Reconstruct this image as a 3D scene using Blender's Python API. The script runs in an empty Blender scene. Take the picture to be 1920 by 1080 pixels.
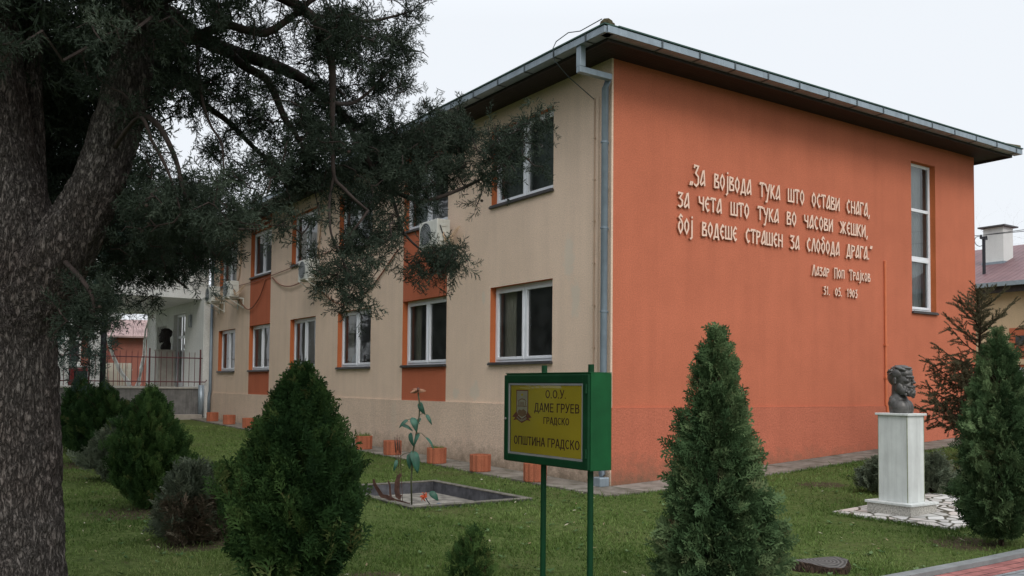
import bpy, math, random
import numpy as np
from mathutils import Vector, Matrix
R = math.radians
rng = np.random.default_rng(11)
random.seed(11)
S = bpy.context.scene
COL = S.collection

# ------------------------------------------------------------------ camera
F_PX, Y0 = 1689.0, 651.9
YAW, PITCH, ROLL = R(33.96), R(2.49), R(0.55)
CAM_H = 1.65
def _rt():
    cp, sp, cr, sr = math.cos(PITCH), math.sin(PITCH), math.cos(ROLL), math.sin(ROLL)
    M = np.array([[1, 0, 0], [0, 0, -1], [0, 1, 0]], float)
    P = np.array([[1, 0, 0], [0, cp, sp], [0, -sp, cp]])
    Q = np.array([[cr, -sr, 0], [sr, cr, 0], [0, 0, 1]])
    return Q @ P @ M
RT = _rt()
cam_d = bpy.data.cameras.new('camera')
cam_d.sensor_width = 36; cam_d.lens = 36 * F_PX / 1920
cam_d.shift_y = (Y0 - 540) / 1920
cam_d.clip_start = 0.05; cam_d.clip_end = 2000
cam = bpy.data.objects.new('camera', cam_d); COL.objects.link(cam)
mw = Matrix.Identity(4)
for i in range(3):
    mw[i][0] = RT[0][i]; mw[i][1] = -RT[1][i]; mw[i][2] = -RT[2][i]
mw[2][3] = CAM_H
cam.matrix_world = mw
S.camera = cam

# ------------------------------------------------------------------ light
SUN_EL, SUN_AZ = 42, 164            # azimuth clockwise from +Y (behind the camera, to the right)
w = bpy.data.worlds.new('World'); S.world = w; w.use_nodes = True
nt = w.node_tree; nt.nodes.clear()
wo = nt.nodes.new('ShaderNodeOutputWorld'); bg = nt.nodes.new('ShaderNodeBackground')
sky = nt.nodes.new('ShaderNodeTexSky'); sky.sky_type = 'NISHITA'; sky.sun_disc = False
sky.sun_elevation = R(SUN_EL); sky.sun_rotation = R(SUN_AZ)
sky.dust_density = 4; sky.air_density = 1.2
mx = nt.nodes.new('ShaderNodeMixRGB'); mx.inputs['Fac'].default_value = 0.93   # closed cloud layer over the sky
mx.inputs['Color2'].default_value = (8.3, 8.65, 9.1, 1)
nt.links.new(sky.outputs[0], mx.inputs['Color1'])
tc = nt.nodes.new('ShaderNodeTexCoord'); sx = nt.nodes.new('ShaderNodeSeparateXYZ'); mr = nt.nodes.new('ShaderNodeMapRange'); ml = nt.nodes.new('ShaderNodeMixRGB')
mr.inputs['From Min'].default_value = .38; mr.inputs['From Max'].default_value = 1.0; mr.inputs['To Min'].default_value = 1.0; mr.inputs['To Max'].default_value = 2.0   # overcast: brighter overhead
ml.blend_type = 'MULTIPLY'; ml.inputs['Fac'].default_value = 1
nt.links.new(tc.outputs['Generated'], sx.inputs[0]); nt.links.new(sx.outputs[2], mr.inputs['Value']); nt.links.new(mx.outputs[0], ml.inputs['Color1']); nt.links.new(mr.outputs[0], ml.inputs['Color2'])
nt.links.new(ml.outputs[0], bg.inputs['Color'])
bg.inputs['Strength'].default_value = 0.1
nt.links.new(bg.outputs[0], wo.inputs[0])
sd = bpy.data.lights.new('sun', 'SUN'); sd.energy = 1.1; sd.angle = R(25); sd.color = (1, .96, .9)
so = bpy.data.objects.new('sun', sd); COL.objects.link(so)
so.rotation_euler = (R(90 - SUN_EL), 0, R(180 - SUN_AZ))
S.view_settings.view_transform = 'Standard'; S.view_settings.look = 'None'
S.view_settings.exposure = 0.16; S.view_settings.gamma = 1.0
S.cycles.max_bounces = 7; S.cycles.transparent_max_bounces = 12
S.cycles.sample_clamp_indirect = 6

# ------------------------------------------------------------------ coordinates
V3 = np.array([math.cos(YAW), math.sin(YAW), 0]); U3 = np.array([-math.sin(YAW), math.cos(YAW), 0])
C3 = np.array([1.636, 14.945, 0.0])                # near corner of the school
def W(t, s, z=0.0):                                # t along the orange wall, s along the beige wall
    return C3 + V3 * t + U3 * s + np.array([0, 0, z])
def to_ts(p):
    d = np.asarray(p)[..., :] - C3
    return d @ V3, d @ U3
def soft(x, k=0.5):
    return k * np.logaddexp(0, np.asarray(x, float) / k)
def gz(t, s):
    return .056 * soft(t) + .0145 * soft(s) - .0245
def ray(px, py):
    return RT.T @ np.array([(px - 960) / F_PX, (py - Y0) / F_PX, 1.0])
def at(px, py, Y):                                 # pixel of the photo at a depth of Y metres
    d = ray(px, py)
    return np.array([0, 0, CAM_H]) + d * Y / d[1]

# ------------------------------------------------------------------ mesh helpers
class MB:
    def __init__(self): self.v = []; self.f = []; self.m = []
    def add(self, vs, fs, mi=0):
        o = len(self.v); self.v += [tuple(map(float, p)) for p in vs]
        for f in fs: self.f.append([o + i for i in f]); self.m.append(mi)
    def box(self, x0, x1, y0, y1, z0, z1, mi=0):
        x0, x1 = min(x0, x1), max(x0, x1); y0, y1 = min(y0, y1), max(y0, y1); z0, z1 = min(z0, z1), max(z0, z1)
        self.add([(x0, y0, z0), (x1, y0, z0), (x1, y1, z0), (x0, y1, z0), (x0, y0, z1), (x1, y0, z1), (x1, y1, z1), (x0, y1, z1)],
                 [(0, 3, 2, 1), (4, 5, 6, 7), (0, 1, 5, 4), (1, 2, 6, 5), (2, 3, 7, 6), (3, 0, 4, 7)], mi)
    def quad(self, a, b, c, d, mi=0): self.add([a, b, c, d], [(0, 1, 2, 3)], mi)
    def tube(self, pts, r, n=8, mi=0, cap=True):
        pts = [np.array(p, float) for p in pts]
        rs = r if hasattr(r, '__len__') else [r] * len(pts)
        vs = []; up = np.array([.0123, .0321, 1.0])
        for i, p in enumerate(pts):
            d = pts[min(i + 1, len(pts) - 1)] - pts[max(i - 1, 0)]
            d = d / (np.linalg.norm(d) + 1e-9)
            a = np.cross(d, up)
            if np.linalg.norm(a) < .15: a = np.cross(d, [1, .02, 0])
            a /= np.linalg.norm(a); b = np.cross(d, a)
            for k in range(n):
                t = 2 * math.pi * k / n
                vs.append(p + rs[i] * (a * math.cos(t) + b * math.sin(t)))
        fs = []
        for i in range(len(pts) - 1):
            for k in range(n):
                k2 = (k + 1) % n
                fs.append((i * n + k, i * n + k2, (i + 1) * n + k2, (i + 1) * n + k))
        if cap:
            fs.append(tuple(range(n - 1, -1, -1))); fs.append(tuple((len(pts) - 1) * n + k for k in range(n)))
        self.add(vs, fs, mi)
    def lathe(self, prof, n=24, c=(0, 0, 0), mi=0, fl=0, fn=16):
        vs = []
        for r, z in prof:
            for k in range(n):
                t = 2 * math.pi * k / n
                rr = r * (1 + fl * (1 if math.cos(fn * t) > 0 else -1)) if fl else r
                vs.append((c[0] + rr * math.cos(t), c[1] + rr * math.sin(t), c[2] + z))
        fs = []
        for i in range(len(prof) - 1):
            for k in range(n):
                k2 = (k + 1) % n
                fs.append((i * n + k, i * n + k2, (i + 1) * n + k2, (i + 1) * n + k))
        self.add(vs, fs, mi)
    def disc(self, c, r, nrm='x', n=24, mi=0):
        vs = []
        for k in range(n):
            t = 2 * math.pi * k / n; a, b = r * math.cos(t), r * math.sin(t)
            vs.append((c[0], c[1] + a, c[2] + b) if nrm == 'x' else (c[0] + a, c[1], c[2] + b) if nrm == 'y' else (c[0] + a, c[1] + b, c[2]))
        self.add(vs, [tuple(range(n))], mi)
    def build(self, name, mats, parent=None, loc=None, rz=0, smooth=False, bevel=0, fixn=True):
        me = bpy.data.meshes.new(name); me.from_pydata(self.v, [], self.f)
        for m in (mats if isinstance(mats, (list, tuple)) else [mats]): me.materials.append(m)
        me.polygons.foreach_set('material_index', self.m)
        if smooth: me.polygons.foreach_set('use_smooth', [True] * len(me.polygons))
        me.update()
        o = bpy.data.objects.new(name, me); COL.objects.link(o)
        if parent: o.parent = parent
        if loc is not None: o.location = loc
        o.rotation_euler.z = rz
        if bevel:
            b = o.modifiers.new('bevel', 'BEVEL'); b.width = bevel; b.segments = 2; b.limit_method = 'ANGLE'; b.angle_limit = R(40)
        return o

def np_mesh(name, V, F, mat, parent=None, tint=None, loc=None):
    me = bpy.data.meshes.new(name)
    V = np.ascontiguousarray(V, np.float32); F = np.ascontiguousarray(F, np.int32)
    me.vertices.add(len(V)); me.vertices.foreach_set('co', V.ravel())
    me.loops.add(F.size); me.loops.foreach_set('vertex_index', F.ravel())
    me.polygons.add(len(F)); me.polygons.foreach_set('loop_start', np.arange(0, F.size, 3, dtype=np.int32))
    me.materials.append(mat)
    me.update(calc_edges=True)
    if tint is not None:
        a = me.attributes.new('tint', 'FLOAT', 'POINT'); a.data.foreach_set('value', np.ascontiguousarray(tint, np.float32))
    o = bpy.data.objects.new(name, me); COL.objects.link(o)
    if parent: o.parent = parent
    if loc is not None: o.location = loc
    return o

def tag(o, label=None, cat=None, group=None, kind=None):
    if label: o['label'] = label
    if cat: o['category'] = cat
    if group: o['group'] = group
    if kind: o['kind'] = kind
    return o
def thing(name, label, cat, loc, rz=0, group=None):
    o = bpy.data.objects.new(name, None); COL.objects.link(o)
    o.empty_display_size = .2
    o.location = [float(x) for x in loc]; o.rotation_euler.z = rz
    return tag(o, label, cat, group)
def dup(root, loc, rz, label):
    def cp(o, par):
        c = o.copy(); COL.objects.link(c)
        if par: c.parent = par
        for ch in o.children: cp(ch, c)
        return c
    r = cp(root, None); r.location = [float(x) for x in loc]; r.rotation_euler.z = rz; r['label'] = label
    return r

# ------------------------------------------------------------------ materials
def newmat(name, col=(.5, .5, .5), rough=.7, metal=0, spec=.3):
    m = bpy.data.materials.new(name); m.use_nodes = True
    b = m.node_tree.nodes['Principled BSDF']
    b.inputs['Base Color'].default_value = (*col, 1); b.inputs['Roughness'].default_value = rough
    b.inputs['Metallic'].default_value = metal; b.inputs['Specular IOR Level'].default_value = spec
    return m
class N:
    def __init__(s, m): s.t = m.node_tree; s.b = s.t.nodes['Principled BSDF']; s.o = s.t.nodes['Material Output']
    def n(s, typ, **k):
        x = s.t.nodes.new('ShaderNode' + typ)
        for a, v in k.items():
            if hasattr(x, a): setattr(x, a, v)
        return x
    def l(s, a, b): s.t.links.new(a, b)
    def coord(s, kind='Object', scale=(1, 1, 1), rot=(0, 0, 0)):
        c = s.n('TexCoord'); mp = s.n('Mapping'); mp.inputs['Scale'].default_value = scale; mp.inputs['Rotation'].default_value = rot
        s.l(c.outputs[kind], mp.inputs['Vector']); return mp.outputs[0]
    def noise(s, vec, scale, detail=4, rough=.55, dist=0):
        x = s.n('TexNoise'); x.inputs['Scale'].default_value = scale; x.inputs['Detail'].default_value = detail
        x.inputs['Roughness'].default_value = rough; x.inputs['Distortion'].default_value = dist
        if vec is not None: s.l(vec, x.inputs['Vector'])
        return x.outputs['Fac']
    def ramp(s, fac, stops):
        x = s.n('ValToRGB'); e = x.color_ramp.elements
        while len(e) < len(stops): e.new(.5)
        for i, (p, c) in enumerate(stops): e[i].position = p; e[i].color = (*c, 1) if len(c) == 3 else c
        s.l(fac, x.inputs['Fac']); return x.outputs['Color']
    def mix(s, fac, a, b, typ='MIX'):
        x = s.n('MixRGB', blend_type=typ)
        for v, k in ((fac, 'Fac'), (a, 'Color1'), (b, 'Color2')):
            if isinstance(v, (int, float)): x.inputs[k].default_value = v
            elif isinstance(v, tuple): x.inputs[k].default_value = (*v, 1)
            else: s.l(v, x.inputs[k])
        return x.outputs[0]
    def math(s, op, a, b=0.0, clamp=False):
        x = s.n('Math', operation=op); x.use_clamp = clamp
        for v, k in ((a, 0), (b, 1)):
            if isinstance(v, (int, float)): x.inputs[k].default_value = v
            else: s.l(v, x.inputs[k])
        return x.outputs[0]
    def bump(s, h, strength=.5, dist=.01, prev=None):
        x = s.n('Bump'); x.inputs['Strength'].default_value = strength; x.inputs['Distance'].default_value = dist
        s.l(h, x.inputs['Height'])
        if prev is not None: s.l(prev, x.inputs['Normal'])
        return x.outputs[0]
    def sep(s, vec):
        x = s.n('SeparateXYZ'); s.l(vec, x.inputs[0]); return x.outputs
def noisy(name, col, rough=.7, var=.25, scale=4, bscale=60, bstr=.3, bdist=.004, metal=0, spec=.3, streak=0):
    m = newmat(name, col, rough, metal, spec); n = N(m)
    v = n.coord(); f = n.noise(v, scale, 5, .6)
    lo = tuple(c * (1 - var) for c in col); hi = tuple(min(1, c * (1 + var)) for c in col)
    c = n.ramp(f, [(.3, lo), (.7, hi)])
    if streak:
        vs = n.coord(scale=(6, 6, .35)); f2 = n.noise(vs, 3, 4, .6)
        k = n.ramp(f2, [(.42, (1, 1, 1)), (.75, (1 - streak,) * 3)])
        c = n.mix(1.0, c, k, 'MULTIPLY')
    n.l(c, n.b.inputs['Base Color'])
    h = n.noise(n.coord(), bscale, 4, .6)
    n.l(n.bump(h, bstr, bdist), n.b.inputs['Normal'])
    return m
def plaster(name, col, coarse=1.0, blotch=.10, patches=(), patchcol=(.62, .56, .47), streak=.12, dirt=True):
    m = newmat(name, col, .92, 0, .15); n = N(m)
    v = n.coord()
    f = n.noise(v, .9, 6, .62); f2 = n.noise(v, 45 / coarse, 3, .7)
    c = n.ramp(f, [(.25, tuple(x * (1 - blotch) for x in col)), (.75, tuple(min(1, x * (1 + blotch)) for x in col))])
    g = n.ramp(f2, [(.3, (.80,) * 3), (.7, (1.14,) * 3)])
    c = n.mix(1.0, c, g, 'MULTIPLY')
    vs = n.coord(scale=(2.2, 2.2, .16)); f3 = n.noise(vs, 1.6, 5, .6)
    k = n.ramp(f3, [(.45, (1, 1, 1)), (.8, (1 - streak, 1 - streak, 1 - streak * .9))])
    c = n.mix(1.0, c, k, 'MULTIPLY')
    if dirt:                                        # splash dirt and moss low on the wall, ragged edge
        z = n.sep(v)[2]; nz = n.noise(v, 5, 5, .65)
        d = n.math('SUBTRACT', n.math('ADD', n.math('MULTIPLY', nz, .8), .08), n.math('MULTIPLY', z, .9))
        d = n.math('MULTIPLY', d, 2.2, True)
        c = n.mix(n.math('MULTIPLY', d, .72), c, (.13, .105, .07))
    for (px_, py_, pz_, ra, rz_) in patches:        # lighter repairs in the render
        mp = n.n('Mapping'); mp.inputs['Location'].default_value = (-px_ / ra, -py_ / ra, -pz_ / rz_); mp.inputs['Scale'].default_value = (1 / ra, 1 / ra, 1 / rz_)
        tc = n.n('TexCoord'); n.l(tc.outputs['Object'], mp.inputs[0])
        ln = n.n('VectorMath', operation='LENGTH'); n.l(mp.outputs[0], ln.inputs[0])
        q = n.math('ADD', ln.outputs['Value'], n.math('MULTIPLY', n.noise(v, 7, 5, .7), 1.5))
        q = n.math('MULTIPLY', n.math('SUBTRACT', 1.55, q), 3, True)
        c = n.mix(n.math('MULTIPLY', q, .55), c, patchcol)
    n.l(c, n.b.inputs['Base Color'])
    h1 = n.noise(v, 70 / coarse, 3, .7); h2 = n.noise(v, 2.5, 3, .5)
    nb = n.bump(h2, .25, .02); n.l(n.bump(h1, .8, .012 * coarse, nb), n.b.inputs['Normal'])
    return m
def foliage(name, dark, mid, light, brown=None, scale=2.0):
    m = newmat(name, mid, .75, 0, .12); n = N(m)
    a = n.n('Attribute'); a.attribute_name = 'tint'
    v = n.coord(); f = n.noise(v, scale, 3, .6)
    s = n.math('ADD', n.math('MULTIPLY', a.outputs['Fac'], .6), n.math('MULTIPLY', f, .4))
    st = [(.22, dark), (.5, mid), (.74, light)]
    if brown: st.append((.9, brown))
    c = n.ramp(s, st)
    n.l(c, n.b.inputs['Base Color'])
    tr = n.n('BsdfTranslucent'); n.l(c, tr.inputs['Color'])
    ms = n.n('MixShader'); ms.inputs[0].default_value = .12
    n.l(n.b.outputs[0], ms.inputs[1]); n.l(tr.outputs[0], ms.inputs[2]); n.l(ms.outputs[0], n.o.inputs['Surface'])
    return m
def bark_mat(name, c0, c1, c2, sx=26, bs=1.0):
    m = newmat(name, c1, .95, 0, .1); n = N(m)
    v = n.coord(scale=(1, 1, .26))
    f1 = n.noise(v, sx, 5, .6, .5); f2 = n.noise(n.coord(scale=(1, 1, .5)), sx * 1.6, 5, .7); f3 = n.noise(n.coord(), 2.4, 4, .6)
    rid = n.math('ABSOLUTE', n.math('SUBTRACT', f1, .5))
    e = n.ramp(rid, [(.0, (0, 0, 0)), (.035, (.55,) * 3), (.11, (1, 1, 1))])      # long flaking ridges between cracks
    c = n.ramp(f2, [(.28, c0), (.5, c1), (.72, c2)])
    c = n.mix(n.math('MULTIPLY', n.math('SUBTRACT', f3, .35), 1.6, True), c, (c1[0] * .62, c1[1] * .50, c1[2] * .46))
    c = n.mix(n.math('MULTIPLY', n.math('SUBTRACT', 1.0, e), .75), c, tuple(x * .3 for x in c0))
    n.l(c, n.b.inputs['Base Color'])
    nb = n.bump(f2, .8, .012 * bs); n.l(n.bump(e, 1.0, .022 * bs, nb), n.b.inputs['Normal'])
    return m
def wood_plank(name, col, scale, axis_rot=0):
    m = newmat(name, col, .7); n = N(m)
    v = n.coord(rot=(0, 0, axis_rot)); wv = n.n('TexWave', wave_type='BANDS', bands_direction='X', wave_profile='SAW'); wv.inputs['Scale'].default_value = scale
    n.l(v, wv.inputs['Vector'])
    e = n.ramp(wv.outputs['Fac'], [(.0, (.15,) * 3), (.07, (1, 1, 1))])
    f = n.noise(n.coord(scale=(1, 8, 1), rot=(0, 0, axis_rot)), 4, 4)
    c = n.ramp(f, [(.3, tuple(x * .7 for x in col)), (.7, tuple(x * 1.3 for x in col))])
    n.l(n.mix(1.0, c, e, 'MULTIPLY'), n.b.inputs['Base Color']); n.l(n.bump(e, .6, .01), n.b.inputs['Normal'])
    return m
def glass(name, tint=(.9, .95, .95), ior=1.9, haze=.08):
    m = bpy.data.materials.new(name); m.use_nodes = True; t = m.node_tree; t.nodes.clear()
    o = t.nodes.new('ShaderNodeOutputMaterial'); a = t.nodes.new('ShaderNodeBsdfTransparent'); a.inputs[0].default_value = (*tint, 1)
    g = t.nodes.new('ShaderNodeBsdfGlossy'); g.inputs['Roughness'].default_value = .015
    fr = t.nodes.new('ShaderNodeFresnel'); fr.inputs['IOR'].default_value = ior
    nz = t.nodes.new('ShaderNodeTexNoise'); nz.inputs['Scale'].default_value = 1.3; nz.inputs['Detail'].default_value = 1
    tc = t.nodes.new('ShaderNodeTexCoord'); t.links.new(tc.outputs['Object'], nz.inputs['Vector'])
    bp = t.nodes.new('ShaderNodeBump'); bp.inputs['Strength'].default_value = .12; bp.inputs['Distance'].default_value = .02
    t.links.new(nz.outputs['Fac'], bp.inputs['Height']); t.links.new(bp.outputs[0], g.inputs['Normal'])
    mxs = t.nodes.new('ShaderNodeMixShader')
    t.links.new(fr.outputs[0], mxs.inputs[0]); t.links.new(a.outputs[0], mxs.inputs[1]); t.links.new(g.outputs[0], mxs.inputs[2]); dd = t.nodes.new('ShaderNodeBsdfDiffuse'); dd.inputs[0].default_value = (.42, .44, .43, 1)      # grey haze mixed into the pane so dark windows read lighter
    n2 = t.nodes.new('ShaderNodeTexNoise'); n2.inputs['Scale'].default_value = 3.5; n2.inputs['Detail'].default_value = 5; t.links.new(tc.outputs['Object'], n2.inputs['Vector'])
    mr_ = t.nodes.new('ShaderNodeMapRange'); mr_.inputs['From Min'].default_value = .3; mr_.inputs['From Max'].default_value = .75; mr_.inputs['To Min'].default_value = .02; mr_.inputs['To Max'].default_value = haze
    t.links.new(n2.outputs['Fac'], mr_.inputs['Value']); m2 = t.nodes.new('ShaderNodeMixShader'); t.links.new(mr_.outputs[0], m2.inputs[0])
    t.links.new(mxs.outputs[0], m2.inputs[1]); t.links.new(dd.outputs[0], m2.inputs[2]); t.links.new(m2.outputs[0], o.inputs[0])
    return m

ORANGE = (.56, .172, .098); BEIGE = (.76, .585, .455)
M = {}
M['orange'] = plaster('orange_plaster', ORANGE, 1.0, .10, streak=.09)
M['orange_low'] = plaster('orange_plinth_plaster', (.53, .165, .100), 1.5, .10, streak=.08)
M['stripe'] = plaster('orange_stripe_plaster', (.50, .145, .075), 1.0, .08, dirt=False)
M['reveal'] = plaster('orange_reveal', (.55, .16, .06), .9, .10, dirt=False)
M['beige'] = plaster('beige_plaster', BEIGE, 1.0, .07, streak=.10,
    patches=((0, 4.28, 1.56, .30, .26), (0, 1.15, 3.95, .22, .55), (0, .95, 3.2, .2, .45), (0, 3.98, 3.45, .08, .22), (0, 5.05, 1.5, .2, .16), (0, 13.0, 4.4, .18, .22)))
M['beige_low'] = plaster('beige_plinth_plaster', (.70, .54, .42), 1.8, .10, streak=.10, patches=((-.03, 7.9, .9, .25, .6),), patchcol=(.6, .5, .4))
M['white_frame'] = noisy('white_window_frame', (.78, .80, .84), .35, .04, 3, 20, .03, .001, spec=.5)
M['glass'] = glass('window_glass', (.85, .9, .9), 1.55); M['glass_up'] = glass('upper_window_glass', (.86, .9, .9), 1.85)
M['sill'] = noisy('dark_metal_sill', (.055, .05, .052), .45, .3, 6, 30, .05, .001, spec=.5)
M['room'] = noisy('room_wall', (.50, .47, .42), .9, .15, 1.5)
M['curtain'] = noisy('curtain_cloth', (.70, .72, .74), .9, .06, 2, 30, .1, .002)
M['curtain_b'] = noisy('beige_curtain_cloth', (.74, .64, .52), .9, .1, 2, 30, .1, .002)
M['blind'] = noisy('dark_blind', (.16, .19, .175), .8, .1, 3)
M['zinc'] = noisy('zinc_sheet', (.28, .335, .38), .42, .16, 5, 12, .12, .004, metal=.35, spec=.5, streak=.15)
M['zinc_pipe'] = noisy('dull_zinc_pipe', (.19, .235, .275), .5, .15, 5, 12, .12, .004, metal=.3, spec=.4, streak=.2)
M['zinc_dark'] = noisy('dark_zinc_strap', (.06, .075, .085), .5, .2, 5)
M['green_metal'] = noisy('green_edge_flashing', (.03, .075, .06), .5, .3, 5)
M['soffit'] = wood_plank('brown_soffit_boards', (.030, .021, .018), 4.0)
M['fascia'] = noisy('dark_fascia_board', (.035, .026, .024), .65, .3, 6)
M['rooftile'] = noisy('roof_tile', (.10, .06, .05), .9, .4, 4, 20, .6, .02)
M['moss'] = noisy('mossy_tile', (.10, .085, .05), .95, .6, 18, 40, .9, .02)
M['conduit'] = noisy('painted_conduit', (.52, .38, .28), .5, .1, 6)
M['conduit_o'] = noisy('orange_painted_conduit', (.62, .18, .08), .5, .1, 6)
M['cable_b'] = noisy('brown_cable', (.22, .075, .04), .5, .15, 6)
M['cable_k'] = noisy('black_cable', (.03, .03, .033), .5, .15, 6)
M['cable_c'] = noisy('cream_pipe_wrap', (.50, .36, .24), .6, .15, 6)
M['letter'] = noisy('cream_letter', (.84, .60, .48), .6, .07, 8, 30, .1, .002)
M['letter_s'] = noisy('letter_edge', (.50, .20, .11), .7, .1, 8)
M['ac'] = noisy('ac_casing', (.62, .62, .57), .45, .07, 5, 30, .05, .001, spec=.5, streak=.12)
M['ac_dark'] = noisy('ac_grille', (.05, .055, .06), .5, .2, 8)
M['ac_grey'] = noisy('ac_fan_guard', (.22, .24, .25), .5, .2, 8)
M['conc'] = noisy('concrete_slab', (.30, .27, .235), .95, .28, 2.2, 40, .5, .006, streak=0)
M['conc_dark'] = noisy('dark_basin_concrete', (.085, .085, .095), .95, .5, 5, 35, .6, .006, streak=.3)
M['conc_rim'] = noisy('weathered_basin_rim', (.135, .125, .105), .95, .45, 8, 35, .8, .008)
M['grit'] = noisy('pale_grit', (.21, .195, .17), .95, .65, 5, 60, .8, .01)
M['pot'] = plaster('orange_pot_concrete', (.43, .145, .08), 1.0, .25, streak=.35, dirt=False)
M['soil'] = noisy('soil', (.045, .033, .024), 1, .5, 12, 40, 1, .02)
M['marble'] = noisy('white_marble', (.66, .68, .66), .42, .10, 3.5, 20, .03, .001, spec=.4, streak=.22)
M['granite'] = noisy('rough_terrazzo', (.42, .40, .36), .9, .55, 55, 70, .6, .006)
M['seam'] = noisy('marble_seam', (.24, .26, .17), .9, .3, 12)
M['sign_green'] = noisy('green_sign_paint', (.006, .075, .022), .6, .18, 5, 25, .06, .001, spec=.2, streak=.12)
M['sign_dgreen'] = noisy('dark_green_paint', (.005, .040, .015), .6, .2, 6, 25, .06, .001, spec=.15)
M['yellow'] = noisy('yellow_panel', (.66, .50, .020), .6, .06, 3, 30, .04, .001)
M['trim'] = noisy('grey_trim', (.30, .30, .30), .4, .1, 6, metal=.3)
M['maroon'] = noisy('maroon_letters', (.07, .008, .010), .6, .1, 6)
M['emblem_w'] = noisy('emblem_ground', (.52, .45, .36), .6, .1, 20)
M['emblem_r'] = noisy('emblem_ribbon', (.24, .05, .03), .6, .15, 20)
M['emblem_b'] = noisy('emblem_brown', (.28, .14, .08), .6, .2, 20)
M['bronze'] = noisy('weathered_bronze', (.085, .080, .075), .42, .5, 9, 30, .5, .005, metal=.3, spec=.5)
M['bark'] = bark_mat('cypress_bark', (.070, .062, .057), (.150, .132, .122), (.30, .275, .258), 42)
M['bark_b'] = bark_mat('shrub_bark', (.03, .02, .015), (.07, .048, .035), (.12, .09, .07), 30, .4)
M['twig'] = noisy('twig_bark', (.040, .029, .025), .9, .3, 10)
M['stumpw'] = noisy('grey_stump_wood', (.075, .068, .064), .95, .5, 9, 30, 1, .02)
M['cone'] = noisy('cypress_cone', (.055, .040, .032), .9, .3, 20)
M['leaf_cyp'] = foliage('cypress_leaf', (.018, .028, .019), (.038, .053, .037), (.084, .106, .076), (.11, .092, .052))
M['leaf_cyp2'] = foliage('blue_cypress_leaf', (.022, .040, .032), (.042, .070, .056), (.075, .115, .095))
M['leaf_th1'] = foliage('dark_thuja_leaf', (.009, .025, .008), (.022, .052, .015), (.062, .112, .032), (.11, .08, .035))
M['leaf_th2'] = foliage('green_thuja_leaf', (.026, .054, .022), (.058, .104, .042), (.145, .205, .090), (.15, .11, .06))
M['leaf_th3'] = foliage('mid_thuja_leaf', (.015, .038, .011), (.038, .080, .022), (.095, .160, .045), (.13, .09, .04))
M['leaf_jun'] = foliage('juniper_leaf', (.055, .070, .045), (.105, .128, .085), (.18, .20, .135), (.20, .15, .10))
M['leaf_dead'] = foliage('browned_juniper_leaf', (.05, .05, .035), (.12, .10, .068), (.19, .135, .095), (.25, .165, .115))
M['leaf_spr'] = foliage('spruce_needle', (.040, .038, .024), (.086, .080, .046), (.13, .12, .070), (.17, .11, .065))
M['grass'] = foliage('grass_blade', (.050, .092, .022), (.108, .166, .042), (.190, .240, .085), (.33, .27, .15), .8)

# ------------------------------------------------------------------ ground
BAS = (-4.0, -2.0, -0.62, 2.3)      # basin in t, s
DIRT = [(-1.2, 7.75, .55), (-4.75, 11.6, .75), (-3.3, 9.5, .55), (-8.0, 17.3, .9), (4.95, 9.9, .5), (7.9, 16.0, 1.0), (5.0, 14.6, .45), (1.75, 7.2, .5)]
def ground_mesh():
    ts = sorted(set([-400, -150, -60, -30, -20] + list(np.arange(-16, 26, 1.0)) + [30, 45, 80, 150, 400, BAS[0], BAS[1]]))
    ss = sorted(set([-400, -150, -60, -30, -20] + list(np.arange(-15, 40, 1.0)) + [50, 80, 150, 400, BAS[2], BAS[3]]))
    mb = MB(); idx = {}
    for i, t in enumerate(ts):
        for j, s in enumerate(ss):
            z = gz(min(t, 40), min(s, 60))
            if -5.2 < s and False: z += 0
            idx[i, j] = len(mb.v); mb.v.append(tuple(W(t, s, float(z))))
    for i in range(len(ts) - 1):
        for j in range(len(ss) - 1):
            a, b = (ts[i] + ts[i + 1]) / 2, (ss[j] + ss[j + 1]) / 2
            if BAS[0] < a < BAS[1] and BAS[2] < b < BAS[3]: continue
            mb.f.append([idx[i, j], idx[i + 1, j], idx[i + 1, j + 1], idx[i, j + 1]]); mb.m.append(0)
    m = newmat('lawn_ground', (.05, .08, .02), 1, 0, .05); n = N(m)
    v = n.coord(); a = n.noise(v, .55, 6, .65); b = n.noise(v, 14, 5, .7); d = n.noise(v, 1.7, 6, .7, .4)
    c = n.ramp(b, [(.3, (.036, .052, .016)), (.5, (.070, .098, .028)), (.72, (.120, .140, .052))])
    dry = n.ramp(a, [(.52, (0, 0, 0)), (.68, (1, 1, 1))])
    c = n.mix(n.math('MULTIPLY', dry, .5), c, (.085, .075, .035))
    dirt = n.ramp(d, [(.60, (0, 0, 0)), (.70, (1, 1, 1))])
    c = n.mix(n.math('MULTIPLY', dirt, .75), c, (.060, .042, .028))
    for (x_, y_, r_) in DIRT:                       # bare earth round the shrubs
        mp = n.n('Mapping'); mp.inputs['Location'].default_value = (-x_ / r_, -y_ / r_, 0); mp.inputs['Scale'].default_value = (1 / r_, 1 / r_, 0); tc = n.n('TexCoord'); n.l(tc.outputs['Object'], mp.inputs[0])
        ln = n.n('VectorMath', operation='LENGTH'); n.l(mp.outputs[0], ln.inputs[0])
        q = n.math('MULTIPLY', n.math('SUBTRACT', 1.5, n.math('ADD', ln.outputs['Value'], n.math('MULTIPLY', d, 1.1))), 3, True)
        c = n.mix(n.math('MULTIPLY', q, .85), c, n.ramp(b, [(.3, (.030, .022, .016)), (.7, (.095, .070, .048))]))
    n.l(c, n.b.inputs['Base Color']); n.l(n.bump(b, 1, .03), n.b.inputs['Normal'])
    o = mb.build('lawn_ground', m, smooth=True); tag(o, kind='structure')
ground_mesh()
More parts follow.
